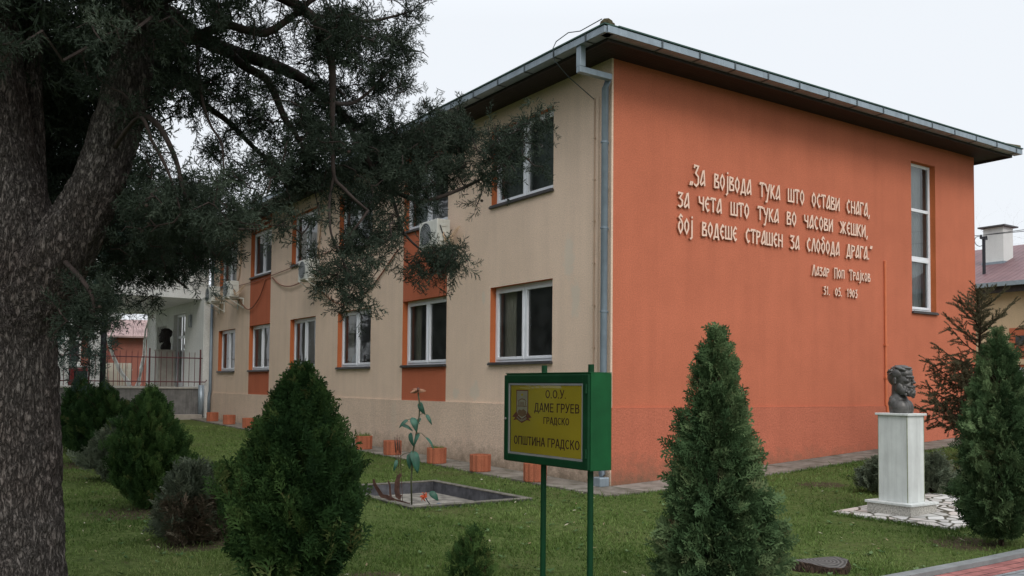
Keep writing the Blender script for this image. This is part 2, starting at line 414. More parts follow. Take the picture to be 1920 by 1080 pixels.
def sheet(name, t0, t1, s0, s1, dz, mat, step=.5, kind='structure', loc_root=True):
    nt_ = max(1, int(math.ceil((t1 - t0) / step))); ns_ = max(1, int(math.ceil((s1 - s0) / step)))
    mb = MB()
    for i in range(nt_ + 1):
        for j in range(ns_ + 1):
            t = t0 + (t1 - t0) * i / nt_; s = s0 + (s1 - s0) * j / ns_
            mb.v.append((t, s, float(gz(t, s)) + dz))
    for i in range(nt_):
        for j in range(ns_):
            a = i * (ns_ + 1) + j
            mb.f.append([a, a + ns_ + 1, a + ns_ + 2, a + 1]); mb.m.append(0)
    # skirt
    def edge(seq):
        o = len(mb.v)
        for k in seq: x, y, z = mb.v[k]; mb.v.append((x, y, z - .2))
        for q in range(len(seq) - 1):
            mb.f.append([seq[q], seq[q + 1], o + q + 1, o + q]); mb.m.append(0)
    A = [i * (ns_ + 1) for i in range(nt_ + 1)]; B = [i * (ns_ + 1) + ns_ for i in range(nt_ + 1)]
    edge(A); edge(B); edge(list(range(ns_ + 1))); edge([nt_ * (ns_ + 1) + j for j in range(ns_ + 1)])
    o = mb.build(name, mat, loc=C3, rz=YAW)
    tag(o, kind=kind); return o
def slab_mat():
    m = newmat('pavement_slabs', (.3, .27, .23), .95, 0, .1); n = N(m)
    v = n.coord(); b = n.n('TexBrick'); b.offset = 0
    b.inputs['Scale'].default_value = 1; b.inputs['Brick Width'].default_value = 1.9; b.inputs['Row Height'].default_value = 1.9
    b.inputs['Mortar Size'].default_value = .018; b.inputs['Mortar Smooth'].default_value = .3
    b.inputs['Color1'].default_value = (.25, .222, .195, 1); b.inputs['Color2'].default_value = (.185, .168, .146, 1); b.inputs['Mortar'].default_value = (.035, .04, .02, 1)
    wv = n.n('VectorMath', operation='ADD'); nz = n.n('TexNoise'); nz.inputs['Scale'].default_value = 3
    sc = n.n('VectorMath', operation='SCALE'); sc.inputs['Scale'].default_value = .05; n.l(nz.outputs['Color'], sc.inputs[0]); n.l(v, nz.inputs['Vector'])
    n.l(v, wv.inputs[0]); n.l(sc.outputs[0], wv.inputs[1]); n.l(wv.outputs[0], b.inputs['Vector'])
    f = n.noise(v, 3, 6, .7); k = n.ramp(f, [(.32, (.42, .42, .36)), (.60, (1.1, 1.1, 1.1))])
    n.l(n.mix(1.0, b.outputs['Color'], k, 'MULTIPLY'), n.b.inputs['Base Color'])
    h = n.noise(v, 35, 4, .7); n.l(n.bump(h, .5, .008), n.b.inputs['Normal']); return m
M['slabs'] = slab_mat()
sheet('pavement', -.82, 13.2, -.86, 0.0, .035, M['slabs'])
sheet('pavement', -.82, 0.0, 0.0, 23.4, .035, M['slabs'])

def paver_mat(name, c1, c2, bw, rh, rotz=0):
    m = newmat(name, c1, .9, 0, .15); n = N(m)
    v = n.coord(rot=(0, 0, rotz)); b = n.n('TexBrick'); b.offset = .5
    b.inputs['Scale'].default_value = 1; b.inputs['Brick Width'].default_value = bw; b.inputs['Row Height'].default_value = rh
    b.inputs['Mortar Size'].default_value = .006; b.inputs['Mortar Smooth'].default_value = .5
    b.inputs['Color1'].default_value = (*c1, 1); b.inputs['Color2'].default_value = (*c2, 1); b.inputs['Mortar'].default_value = (.02, .018, .014, 1)
    n.l(v, b.inputs['Vector']); f = n.noise(v, 5, 6, .7); k = n.ramp(f, [(.3, (.62,) * 3), (.65, (1.15,) * 3)])
    n.l(n.mix(1.0, b.outputs['Color'], k, 'MULTIPLY'), n.b.inputs['Base Color'])
    h = n.noise(v, 60, 3); nb = n.bump(h, .4, .004); n.l(n.bump(b.outputs['Fac'], -.8, .01, nb), n.b.inputs['Normal']); return m
M['redbrick_pave'] = paver_mat('red_pavers', (.36, .145, .13), (.26, .105, .10), .22, .11)
M['grey_pave'] = paver_mat('grey_pavers', (.27, .28, .29), (.20, .21, .22), .22, .11)
def path_seg():
    # straight garden path with a kerb along the lawn, running parallel with the orange wall
    for k, (s0, s1, dz, mat, nm) in enumerate(((-6.82, -6.70, .055, M['kerb'], 'kerb'), (-7.10, -6.82, .012, M['redbrick_pave'], 'brick_edging'), (-10.2, -7.10, .008, M['grey_pave'], 'path'))):
        sheet(nm, -8.0, 32, s0, s1, dz, mat, 1.0)
M['kerb'] = noisy('concrete_kerb', (.19, .20, .20), .9, .2, 5, 40, .5, .005)
path_seg()

# ------------------------------------------------------------------ school building
LT, LS, ZT = 11.22, 23.35, 7.2
sch = thing('school_building', 'two storey school with beige long side and orange end wall, white windows and zinc gutters', 'school', C3, YAW)
WIN_S = [(1.63, 3.72), (5.48, 7.56), (9.31, 11.40), (13.0, 15.04), (16.9, 18.98), (20.56, 22.60)]
ZLO = (2.12, 3.63); ZUP = (5.27, 6.80)
RW = (8.64, 9.58, 3.40, 6.75)
DREV = .20
mb = MB()       # beige facade, t = 0, seen from -t
ops = [(a, b, z[0], z[1]) for a, b in WIN_S for z in (ZLO, ZUP)]
sa = sorted(set([0, LS] + [x for o in WIN_S for x in o])); za = sorted(set([-.3, 1.3, ZT, *ZLO, *ZUP]))
for i in range(len(sa) - 1):
    for j in range(len(za) - 1):
        a, b, c, d = sa[i], sa[i + 1], za[j], za[j + 1]
        if any(o[0] - .001 <= a and b <= o[1] + .001 and o[2] - .001 <= c and d <= o[3] + .001 for o in ops): continue
        st = (a, b) in (WIN_S[1], WIN_S[4]) and c >= 1.3
        mb.quad((0, b, c), (0, a, c), (0, a, d), (0, b, d), 1 if st else 0)
for a, b, c, d in ops:
    mb.quad((0, a, c), (0, a, d), (DREV, a, d), (DREV, a, c), 2); mb.quad((0, b, c), (DREV, b, c), (DREV, b, d), (0, b, d), 2)
    mb.quad((0, a, d), (0, b, d), (DREV, b, d), (DREV, a, d), 2); mb.quad((0, a, c), (DREV, a, c), (DREV, b, c), (0, b, c), 2)
o = mb.build('wall', [M['beige'], M['stripe'], M['reveal']], sch); o['label'] = 'beige rendered long wall with two orange window bands'
mb = MB()       # orange end wall, s = 0
ta = [0, RW[0], RW[1], LT]; za = [-.3, RW[2], RW[3], ZT]
for i in range(3):
    for j in range(3):
        if i == 1 and j == 1: continue
        mb.quad((ta[i], 0, za[j]), (ta[i + 1], 0, za[j]), (ta[i + 1], 0, za[j + 1]), (ta[i], 0, za[j + 1]), 0)
a, b, c, d = RW
mb.quad((a, 0, c), (a, DREV, c), (a, DREV, d), (a, 0, d), 1); mb.quad((b, 0, c), (b, 0, d), (b, DREV, d), (b, DREV, c), 1)
mb.quad((a, 0, d), (a, DREV, d), (b, DREV, d), (b, 0, d), 1); mb.quad((a, 0, c), (b, 0, c), (b, DREV, c), (a, DREV, c), 1)
o = mb.build('wall', [M['orange'], M['reveal']], sch); o['label'] = 'plain orange rendered end wall'
mb = MB()
mb.quad((LT, 0, -.3), (LT, LS, -.3), (LT, LS, ZT), (LT, 0, ZT)); mb.quad((0, LS, -.3), (0, LS, ZT), (LT, LS, ZT), (LT, LS, -.3))
mb.build('wall', M['beige'], sch)
mb = MB(); mb.box(-.035, -.002, -.035, LS, -.3, 1.30); mb.box(-.035, -.002, -.035, LS, 1.302, 1.318)
o = mb.build('plinth', M['beige_low'], sch); o['label'] = 'coarse beige plinth'
mb = MB(); mb.box(-.002, LT, -.035, -.002, -.3, 1.30); mb.box(-.002, LT, -.035, -.002, 1.302, 1.318)
o = mb.build('plinth', M['orange_low'], sch); o['label'] = 'coarse orange plinth'
# narrow beige return on the corner
mb = MB(); mb.box(-.004, .035, -.006, -.0, 1.32, ZT - .003); mb.build('corner_strip', M['beige'], sch)
# interior: two floors of dark rooms
mb = MB()
def room(x0, x1, y0, y1, z0, z1, inset=None):
    P = [(x0, y0, z0), (x1, y0, z0), (x1, y1, z0), (x0, y1, z0), (x0, y0, z1), (x1, y0, z1), (x1, y1, z1), (x0, y1, z1)]
    return P
for z0, z1 in ((1.2, 4.1), (4.3, 7.1)):
    for s0, s1 in ((.3, 4.6), (4.7, 12.3), (12.4, 19.8), (19.9, 23.2)):
        x0, x1 = .24, 5.4
        mb.quad((x1, s0, z0), (x1, s1, z0), (x1, s1, z1), (x1, s0, z1))
        mb.quad((x0, s0, z0), (x1, s0, z0), (x1, s0, z1), (x0, s0, z1)); mb.quad((x0, s1, z0), (x0, s1, z1), (x1, s1, z1), (x1, s1, z0))
        mb.quad((x0, s0, z0), (x0, s1, z0), (x1, s1, z0), (x1, s0, z0)); mb.quad((x0, s0, z1), (x1, s0, z1), (x1, s1, z1), (x0, s1, z1))
x0, x1, s0, s1, z0, z1 = 7.4, 11.0, .24, 5, 2.4, 7.1
mb.quad((x0, s0, z0), (x0, s1, z0), (x0, s1, z1), (x0, s0, z1)); mb.quad((x1, s0, z0), (x1, s0, z1), (x1, s1, z1), (x1, s1, z0))
mb.quad((x0, s1, z0), (x1, s1, z0), (x1, s1, z1), (x0, s1, z1)); mb.quad((x0, s0, z0), (x0, s1, z0), (x1, s1, z0), (x1, s0, z0)); mb.quad((x0, s0, z1), (x1, s0, z1), (x1, s1, z1), (x0, s1, z1))
mb.build('room_walls', M['room'], sch)

def window(face, a0, a1, z0, z1, up=False, cols=2, rows=None, curt=None):
    d0 = .13
    def bx(m, a, b, c, d, e, f):                # along, z, depth
        if face == 'L': m.box(e, f, a, b, c, d)
        else: m.box(a, b, e, f, c, d)
    fr = MB(); W_, SW = .065, .055
    bx(fr, a0, a0 + W_, z0, z1, d0, d0 + .06); bx(fr, a1 - W_, a1, z0, z1, d0, d0 + .06)
    bx(fr, a0 + W_, a1 - W_, z1 - W_, z1, d0, d0 + .06); bx(fr, a0 + W_, a1 - W_, z0, z0 + W_, d0, d0 + .06)
    cells = []
    if rows is None:
        mid = (a0 + a1) / 2 if cols == 2 else None
        bx(fr, mid - .03, mid + .03, z0 + W_, z1 - W_, d0 - .004, d0 + .056)
        cells = [(a0 + W_, mid - .03, z0 + W_, z1 - W_), (mid + .03, a1 - W_, z0 + W_, z1 - W_)]
    else:
        zs = [z0 + W_] + rows + [z1 - W_]
        for r in rows: bx(fr, a0 + W_, a1 - W_, r - .035, r + .035, d0 - .004, d0 + .056)
        for k in range(len(zs) - 1):
            lo = zs[k] + (.035 if k else 0); hi = zs[k + 1] - (.035 if k < len(zs) - 2 else 0)
            cells.append((a0 + W_, a1 - W_, lo, hi))
    win = fr.build('window', M['white_frame'], sch, bevel=.004)
    for k, (a, b, c, d) in enumerate(cells):
        if rows is None or k == 0:
            sh = MB(); e, f = d0 - .018, d0 + .04
            bx(sh, a, a + SW, c, d, e, f); bx(sh, b - SW, b, c, d, e, f); bx(sh, a + SW, b - SW, d - SW, d, e, f); bx(sh, a + SW, b - SW, c, c + SW, e, f)
            sh.build('sash', M['white_frame'], win, bevel=.004); q = SW - .004
        else: q = -.004
        gl = MB()
        if face == 'L': gl.quad((d0 + .025, b - q, c + q), (d0 + .025, a + q, c + q), (d0 + .025, a + q, d - q), (d0 + .025, b - q, d - q))
        else: gl.quad((a + q, d0 + .025, c + q), (b - q, d0 + .025, c + q), (b - q, d0 + .025, d - q), (a + q, d0 + .025, d - q))
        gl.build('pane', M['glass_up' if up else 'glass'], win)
    sl = MB(); bx(sl, a0 - .025, a1 + .025, z0 - .045, z0 - .006, -.055, .0); bx(sl, a0 + .003, a1 - .003, z0 - .005, z0 + .012, -.05, d0 - .002)
    sl.build('sill', M['sill'], win, bevel=.004)
    hd = MB(); am = (a0 + a1) / 2 - .055 if rows is None else a0 + .09
    if not up and rows is None:
        hd.tube([(d0 + .07, am, z0 + .70), (d0 + .10, am, z0 + .71), (d0 + .10, am, z0 + .86), (d0 + .07, am, z0 + .87)], .009, 6)
        hd.build('handle', M['white_frame'], win)
    for (c0, c1, mt) in (curt or []):
        cu = MB(); n_ = 28; x = d0 + .22
        for k in range(n_ + 1):
            f = k / n_; aa = a0 + (a1 - a0) * (c0 + (c1 - c0) * f); dx = .025 * math.sin(f * 46) + .01 * math.sin(f * 17)
            p = (x + dx, aa) if face == 'L' else (aa, x + dx)
            cu.v += [(p[0], p[1], z0 - .05), (p[0], p[1], z1 + .05)]
        for k in range(n_): cu.f.append([2 * k, 2 * k + 2, 2 * k + 3, 2 * k + 1]); cu.m.append(0)
        cu.build('curtain', mt, win, smooth=True)
    return win
low_c = [[(.80, .99, M['curtain_b'])], [(.86, 1.0, M['curtain_b'])], [(.85, 1.0, M['curtain_b'])], None, [(.9, 1, M['curtain_b'])], None]
up_c = [[(0, 1.0, M['blind'])], [(.55, 1.0, M['curtain'])], [(0, .9, M['curtain'])], [(0, .75, M['curtain'])], [(0, .8, M['curtain'])], [(0, .7, M['curtain'])]]
for i, (a, b) in enumerate(WIN_S):
    window('L', a, b, *ZLO, curt=low_c[i])
    window('L', a, b, *ZUP, up=True, curt=up_c[i])
window('R', *RW, up=True, rows=[4.62, 5.70], curt=[(.0, 1.0, M['curtain'])])
# white bag-like bundles standing on the inside sill of one ground floor window
mb = MB()
for (y, rr) in ((10.9, .2), (9.75, .17)):
    mb = MB(); mb.lathe([(rr * .7, 0), (rr, .1), (rr * .9, .25), (rr * .5, .36), (.02, .4)], 14, (.42, y, 2.16)); mb.build('bundle', M['curtain'], sch, smooth=True)

# eaves
OV = .60; TE = LT + .50; SE = LS + .3
mb = MB(); mb.box(-OV, TE, -OV, SE, ZT + .002, ZT + .02)
mb.build('soffit', M['soffit'], sch)
mb = MB()
mb.box(-OV - .03, -OV - .001, -OV - .03, SE, ZT - .05, ZT + .10); mb.box(-OV - .001, TE, -OV - .03, -OV - .001, ZT - .05, ZT + .10)
mb.box(TE + .001, TE + .03, -OV - .03, SE, ZT - .05, ZT + .10)
mb.build('fascia', M['fascia'], sch)
def gutter(kind):
    g = MB(); st = MB(); fl = MB()
    zb, zt = ZT - .005, ZT + .105
    if kind == 'L':
        g.box(-.83, -.815, -.80, SE, zb, zt); g.box(-.815, -.64, -.80, SE, zb, zb + .012); g.box(-.815, -.64, -.80, -.79, zb + .013, zt)
        for y in np.arange(-.35, SE, .86): st.box(-.838, -.831, y, y + .035, zb - .006, zt + .008); st.box(-.83, -.64, y, y + .035, zb - .008, zb - .001)
        fl.box(-.845, -.58, -.82, SE, zt + .012, zt + .035)
    else:
        g.box(-.78, TE + .1, -.83, -.815, zb, zt); g.box(-.78, TE + .1, -.815, -.64, zb, zb + .012); g.box(TE + .09, TE + .1, -.815, -.64, zb + .013, zt)
        for x in np.arange(.35, TE, .86): st.box(x, x + .035, -.838, -.831, zb - .006, zt + .008); st.box(x, x + .035, -.83, -.64, zb - .008, zb - .001)
        fl.box(-.57, TE + .12, -.845, -.58, zt + .014, zt + .037)
    o = g.build('gutter', M['zinc'], sch, bevel=.003)
    st.build('bracket', M['zinc_dark'], o); fl.build('flashing', M['green_metal'], o)
gutter('L'); gutter('R')
mb = MB()    # hipped roof
zr = ZT + .15; o_ = .70; h = zr + (LT / 2 + o_) * math.tan(R(20)); cx = LT / 2
p = [(-o_, -o_, zr), (LT + o_ - .1, -o_, zr), (LT + o_ - .1, SE, zr), (-o_, SE, zr), (cx, cx, h), (cx, SE, h)]
mb.add(p, [(0, 1, 4), (1, 2, 5, 4), (3, 0, 4, 5), (0, 3, 2, 1), (2, 3, 5)])
o = mb.build('roof', M['rooftile'], sch)
rt = MB()
rr = np.random.default_rng(3)
hip = np.array(p[4]) - np.array(p[0]); hl = np.linalg.norm(hip); hip /= hl
for k in range(12):
    q0 = np.array(p[0]) + hip * (k * .36 - .05); q1 = q0 + hip * .38
    rt.tube([q0, q1], [.115 + .01 * (k % 2), .10], 10)
hip2 = np.array(p[4]) - np.array(p[1]); hip2 /= np.linalg.norm(hip2)
for k in range(12):
    q0 = np.array(p[1]) + hip2 * (k * .36 - .05); rt.tube([q0, q0 + hip2 * .38], [.10, .09], 10)
rt.build('ridge_tiles', M['moss'], o, smooth=False)
dp = MB()     # downspout at the near corner
dp.box(-.80, -.69, -.16, -.05, ZT - .34, ZT - .006)
dp.box(-.80, -.12, -.155, -.055, ZT - .44, ZT - .341)
o = dp.build('downspout', M['zinc'], sch, bevel=.005)
d2 = MB(); d2.tube([(-.095, -.02, ZT - .40), (-.092, .06, ZT - .52), (-.092, .07, 1.5), (-.105, .08, 1.1), (-.105, .08, .22), (-.15, .06, .12)], .058, 14)
d2.build('pipe', M['zinc_pipe'], o, smooth=True)
d3 = MB()
for z in (5.75, 4.3, 2.9, 1.6): d3.lathe([(.060, 0), (.067, .004), (.067, .03), (.060, .034)], 14, (-.092, .07, z)); d3.box(-.04, 0, .06, .08, z, z + .03)
d3.build('clip', M['zinc_pipe'], o)
d4 = MB(); d4.box(-.24, -.04, -.04, .16, .02, .18); d4.build('drain_shoe', M['zinc'], o, bevel=.02)
dp = MB(); dp.tube([(-.095, 23.22, 4.75), (-.095, 23.22, 1.4), (-.13, 23.22, 1.15), (-.13, 23.22, .45)], .06, 12)
dp.tube([(-.7, 23.22, ZT), (-.5, 23.22, ZT - .2), (-.1, 23.22, ZT - .5), (-.095, 23.22, 4.75)], .06, 12)
dp.build('downspout', M['zinc_pipe'], sch, smooth=True)
mb = MB(); mb.tube([(-.022, .43, 6.62), (-.022, .43, 1.32)], .011, 8)
for z in np.arange(1.6, 6.5, .72): mb.box(-.036, -.001, .405, .455, z, z + .02)
mb.tube([(-.022, .31, 6.62), (-.022, .31, 1.32)], .006, 6)
mb.build('conduit', M['conduit'], sch)
mb = MB(); mb.tube([(-.86, .42, 7.42), (-.9, .46, 7.3), (-.86, .47, 7.12), (-.55, .5, 6.92), (-.2, .47, 6.72), (-.024, .43, 6.60)], .008, 6)
mb.tube([(-.80, -.70, 7.44), (-.84, -.2, 7.40), (-.85, .1, 7.47), (-.86, .42, 7.42)], .008, 6)
mb.build('lightning_wire', M['zinc_dark'], sch, smooth=True)
mb = MB(); mb.tube([(7.62, -.022, 4.42), (7.62, -.022, 1.33)], .03, 10); mb.tube([(7.62, -.05, 1.33), (7.62, -.05, .5)], .03, 10)
for z in (2.6, 1.9): mb.box(7.57, 7.67, -.06, -.001, z, z + .04)
mb.build('conduit', M['conduit_o'], sch)
mb = MB(); mb.box(LT + .02, LT + .2, .25, .45, 6.75, 7.05); mb.box(LT + .02, LT + .16, .25, .4, 5.55, 5.75); mb.build('corner_bracket', M['zinc'], sch, bevel=.02)

# ------------------------------------------------------------------ raised inscription, letters drawn as strokes
G = {
 'а': (.46, [[(.43, -.02), (.36, 1.02), (.26, .98), (.0, .12)], [(.0, .12), (.10, .03), (.40, .30)]]),
 'в': (.44, [[(.04, 1), (.02, 0)], [(.0, .97), (.34, .92), (.30, .70), (.06, .56)], [(.06, .52), (.40, .42), (.40, .08), (.0, .03)]]),
 'о': (.46, [[(.22, 1.0), (.06, .72), (.04, .36), (.22, .0), (.40, .36), (.40, .72), (.22, 1.0)]]),
 'ј': (.24, [[(.17, 1.0), (.16, -.22), (.0, -.36)], [(.17, 1.14), (.17, 1.28)]]),
 'д': (.52, [[(.0, -.16), (.04, .06), (.48, .06), (.50, -.16)], [(.10, .09), (.25, .98), (.36, .98), (.43, .09)]]),
 'т': (.46, [[(.0, .84), (.03, .99), (.43, .99), (.46, .86)], [(.23, .95), (.23, -.02)]]),
 'у': (.46, [[(.0, 1.0), (.22, .44)], [(.45, 1.02), (.16, -.30), (.0, -.32)]]),
 'к': (.44, [[(.04, 1.02), (.04, -.02)], [(.40, 1.0), (.10, .52), (.44, -.02)]]),
 'ш': (.66, [[(.02, 1.0), (.02, .05), (.63, .05), (.63, 1.0)], [(.32, .09), (.32, 1.0)]]),
 'с': (.44, [[(.40, .82), (.26, .99), (.06, .66), (.06, .36), (.24, .01), (.40, .14)]]),
 'и': (.46, [[(.03, 1.0), (.03, -.02)], [(.06, .14), (.38, .86)], [(.42, 1.02), (.42, -.02)]]),
 'н': (.46, [[(.03, 1.0), (.03, -.02)], [(.42, 1.0), (.42, -.02)], [(.06, .54), (.39, .46)]]),
 'г': (.38, [[(.05, -.02), (.05, .98), (.38, .98), (.40, .82)]]),
 'ч': (.44, [[(.0, 1.0), (.05, .56), (.34, .46)], [(.40, 1.0), (.38, -.02)]]),
 'е': (.42, [[(.40, .84), (.26, .99), (.05, .66), (.05, .36), (.24, .01), (.40, .14)], [(.09, .50), (.34, .54)]]),
 'ж': (.66, [[(.32, 1.0), (.32, -.02)], [(.0, .98), (.29, .5), (.0, 0)], [(.64, .98), (.35, .5), (.66, 0)]]),
 'б': (.46, [[(.42, 1.12), (.24, 1.28), (.10, 1.08), (.32, .86), (.42, .60), (.40, .30), (.22, .0), (.05, .32), (.06, .60), (.20, .80)]]),
 'р': (.42, [[(.04, 1.0), (.04, -.06)], [(.0, .97), (.38, .88), (.36, .60), (.08, .46)]]),
 'л': (.46, [[(.0, 0), (.22, 1.0), (.30, 1.0), (.44, 0)]]),
 'з': (.42, [[(.04, .86), (.06, 1.0), (.38, .98), (.14, .62), (.38, .46), (.36, .14), (.18, .0), (.0, .10)]]),
 'п': (.46, [[(.04, -.02), (.04, .98), (.42, .98), (.42, -.02)]]),
 ',': (.16, [[(.12, .14), (.02, -.18)]]), '.': (.14, [[(.05, -.01), (.05, .13)]]),
 '„': (.30, [[(.14, .16), (.02, -.12)], [(.30, .16), (.18, -.12)]]), '“': (.30, [[(.02, .92), (.12, 1.18)], [(.18, .92), (.28, 1.18)]]),
 '3': (.42, [[(.04, .90), (.34, 1.0), (.14, .58), (.36, .42), (.28, .06), (.0, .06)]]), '1': (.28, [[(.0, .76), (.16, 1.0), (.12, 0)]]),
 '0': (.42, [[(.22, .9), (.05, .6), (.05, .25), (.18, .02), (.36, .3), (.38, .7), (.22, .9)]]), '5': (.40, [[(.40, 1.0), (.12, .98), (.10, .6), (.34, .5), (.30, .1), (.0, .02)]]),
 '9': (.40, [[(.34, .6), (.10, .5), (.06, .8), (.22, 1.0), (.36, .8), (.32, .3), (.14, 0)]]),
}
CAPS = {'З': ('з', 1.42, 1.12), 'Л': ('л', 1.3, 1.1), 'П': ('п', 1.3, 1.1), 'Т': ('т', 1.3, 1.1)}
def stroke(mb, pts, wd, y0, y1):
    P = np.array(pts, float); n = len(P); closed = n > 3 and np.allclose(P[0], P[-1])
    if closed: P = P[:-1]; n -= 1
    L = []; Rr = []
    for i in range(n):
        a = P[(i - 1) % n] if (closed or i > 0) else None; b = P[(i + 1) % n] if (closed or i < n - 1) else None
        d1 = (P[i] - a) / np.linalg.norm(P[i] - a) if a is not None else None
        d2 = (b - P[i]) / np.linalg.norm(b - P[i]) if b is not None else None
        if d1 is None: d1 = d2
        if d2 is None: d2 = d1
        n1 = np.array([-d1[1], d1[0]]); n2 = np.array([-d2[1], d2[0]]); m_ = n1 + n2
        m_ /= (np.linalg.norm(m_) + 1e-6); k = min(1 / max(.35, m_ @ n1), 1.8)
        L.append(P[i] + m_ * wd / 2 * k); Rr.append(P[i] - m_ * wd / 2 * k)
    vs = []
    for i in range(n):
        for q in (L[i], Rr[i]):
            vs.append((q[0], y0, q[1])); vs.append((q[0], y1, q[1]))
    for i in range(n if closed else n - 1):
        j = (i + 1) % n; A = 4 * i; B = 4 * j
        o = len(mb.v)
        mb.add([vs[A], vs[A + 1], vs[A + 2], vs[A + 3], vs[B], vs[B + 1], vs[B + 2], vs[B + 3]],
               [(0, 4, 6, 2)], 0)
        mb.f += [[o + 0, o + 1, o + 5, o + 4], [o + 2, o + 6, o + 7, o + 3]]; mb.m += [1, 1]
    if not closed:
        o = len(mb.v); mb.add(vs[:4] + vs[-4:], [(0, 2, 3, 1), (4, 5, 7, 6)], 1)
def text_line(txt, t0, t1, zb, hgt, wd, parent, sp=.13):
    adv = 0; items = []
    for ch in txt:
        if ch == ' ': adv += .82; continue
        if ch in CAPS: k, sy, sx = CAPS[ch]
        else: k, sy, sx = ch, 1, 1
        items.append((adv, k, sx, sy)); adv += G[k][0] * sx + sp
    sc = (t1 - t0) / (adv - sp); mb = MB(); q = 0
    for a, k, sx, sy in items:
        for st in G[k][1]:
            q += 1; pts = [(t0 + (a + x * sx) * sc, zb + (y * sy if sy == 1 else y * sy - .12) * hgt) for x, y in st]
            stroke(mb, pts, wd, -.044 - .0014 * (q % 3), -.010)
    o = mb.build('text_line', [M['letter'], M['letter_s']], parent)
    return o
ins = thing('wall_inscription', 'three lines of raised cream lettering with name and date on the orange end wall', 'inscription', C3, YAW)
text_line('„За војвода тука што остави снага,', 1.78, 7.06, 5.305, .262, .033, ins)
text_line('за чета што тука во часови жешки,', 1.50, 6.98, 4.855, .250, .033, ins)
text_line('бој водеше страшен за слобода драга.“', 1.50, 7.14, 4.395, .250, .033, ins)
text_line('Лазар Поп Трајков', 5.17, 7.06, 3.93, .165, .024, ins)
text_line('31. 05. 1903', 5.52, 6.62, 3.56, .165, .024, ins)

# ------------------------------------------------------------------ air conditioners and cables on the beige wall
def ac_unit(t, s, z, label):
    r = thing('air_conditioner', label, 'air conditioner', W(t, s, z), YAW, 'outdoor air conditioner units on the beige wall')
    b = MB(); b.box(-.16, .16, -.40, .40, 0, .56); b.build('casing', M['ac'], r, bevel=.02)
    g = MB(); g.disc((-.163, .10, .28), .235, 'x', 28); g.build('fan_opening', M['ac_dark'], r)
    fg = MB()
    for rad in (.235, .19, .145, .10, .05):
        n_ = 28; pts = [(-.172, .10 + rad * math.cos(2 * math.pi * k / n_), .28 + rad * math.sin(2 * math.pi * k / n_)) for k in range(n_ + 1)]
        fg.tube(pts, .006, 5)
    for k in range(8):
        a = math.pi * k / 8; fg.tube([(-.174, .10 + .235 * math.cos(a), .28 + .235 * math.sin(a)), (-.174, .10 - .235 * math.cos(a), .28 - .235 * math.sin(a))], .004, 5)
    fg.build('fan_guard', M['ac_grey'], r)
    vc = MB(); vc.box(-.10, .05, -.43, -.401, .08, .30); vc.box(-.06, .06, -.415, -.401, .40, .46); vc.build('valve_cover', M['ac'], r, bevel=.01)
    br = MB()
    for y in (-.33, .27):
        br.box(-.20, .36, y, y + .045, -.045, -.002); br.box(.325, .36, y, y + .045, -.38, -.046)
        br.tube([(-.17, y + .022, -.05), (.33, y + .022, -.34)], .014, 6)
    br.build('bracket', M['ac'], r)
    pp = MB()
    pp.tube([(-.02, -.44, .26), (-.05, -.47, .20), (.02, -.50, .10), (.10, -.48, .16), (.20, -.50, .30), (.30, -.52, .42)], .017, 7)
    pp.tube([(.0, -.44, .17), (-.03, -.48, .10), (.05, -.50, .04), (.14, -.49, .12), (.24, -.52, .30), (.31, -.54, .42)], .014, 7)
    pp.build('refrigerant_pipe', M['cable_c'], r, smooth=True)
    kp = MB(); kp.tube([(-.09, -.40, .42), (-.09, -.44, .36), (-.06, -.45, .26), (.02, -.46, .18)], .012, 6); kp.build('power_cord', M['cable_k'], r, smooth=True)
    return r
ac_unit(-.37, 5.40, 4.62, 'nearest air conditioner outdoor unit, partly veiled by the cypress twigs, on the orange band')
ac_unit(-.37, 12.65, 4.60, 'middle air conditioner outdoor unit alone under a shaded upper window, with brown cables')
ac_unit(-.37, 19.95, 4.66, 'air conditioner outdoor unit beside the farthest upper window, right of its twin')
ac_unit(-.37, 22.20, 4.66, 'leftmost air conditioner outdoor unit, at the far end above the drainpipe')
def cable(pts, r, mat, label):
    P = [np.array(p, float) for p in pts]; out = []
    n = len(P)
    for i in range(n - 1):
        a = P[max(i - 1, 0)]; b = P[i]; c = P[i + 1]; d = P[min(i + 2, n - 1)]
        for k in range(8):
            t = k / 8
            out.append(.5 * ((2 * b) + (-a + c) * t + (2 * a - 5 * b + 4 * c - d) * t * t + (-a + 3 * b - 3 * c + d) * t ** 3))
    out.append(P[-1]); base = out[0].copy()
    mb = MB(); mb.tube([q - base for q in out], r, 6)
    o = mb.build('cable', mat, loc=W(*base), rz=YAW, smooth=True); tag(o, label, 'cable', 'cables along the beige wall')
    return o
cable([(-.03, 20.35, 5.0), (-.05, 19.9, 4.55), (-.06, 18.9, 4.2), (-.05, 17.9, 4.5), (-.03, 17.3, 5.1)], .018, M['cable_b'], 'brown cable sagging in a deep loop across the far orange band')
cable([(-.03, 16.7, 5.08), (-.05, 15.9, 4.78), (-.06, 15.0, 4.65), (-.05, 14.2, 4.68), (-.03, 13.7, 4.78)], .018, M['cable_b'], 'brown cable sagging between the upper window and the middle air conditioner')
cable([(-.03, 13.0, 4.6), (-.05, 12.2, 4.15), (-.06, 11.1, 3.82), (-.05, 10.2, 3.88), (-.03, 9.2, 4.15), (-.03, 7.8, 4.9)], .018, M['cable_b'], 'brown cable sagging from the middle air conditioner over a ground floor window')
cable([(-.03, 20.7, 5.12), (-.04, 17.5, 5.13), (-.04, 14.0, 5.25), (-.03, 12.4, 5.35), (-.03, 8.0, 5.45)], .011, M['cable_b'], 'thin brown cable running almost level along the whole upper wall')
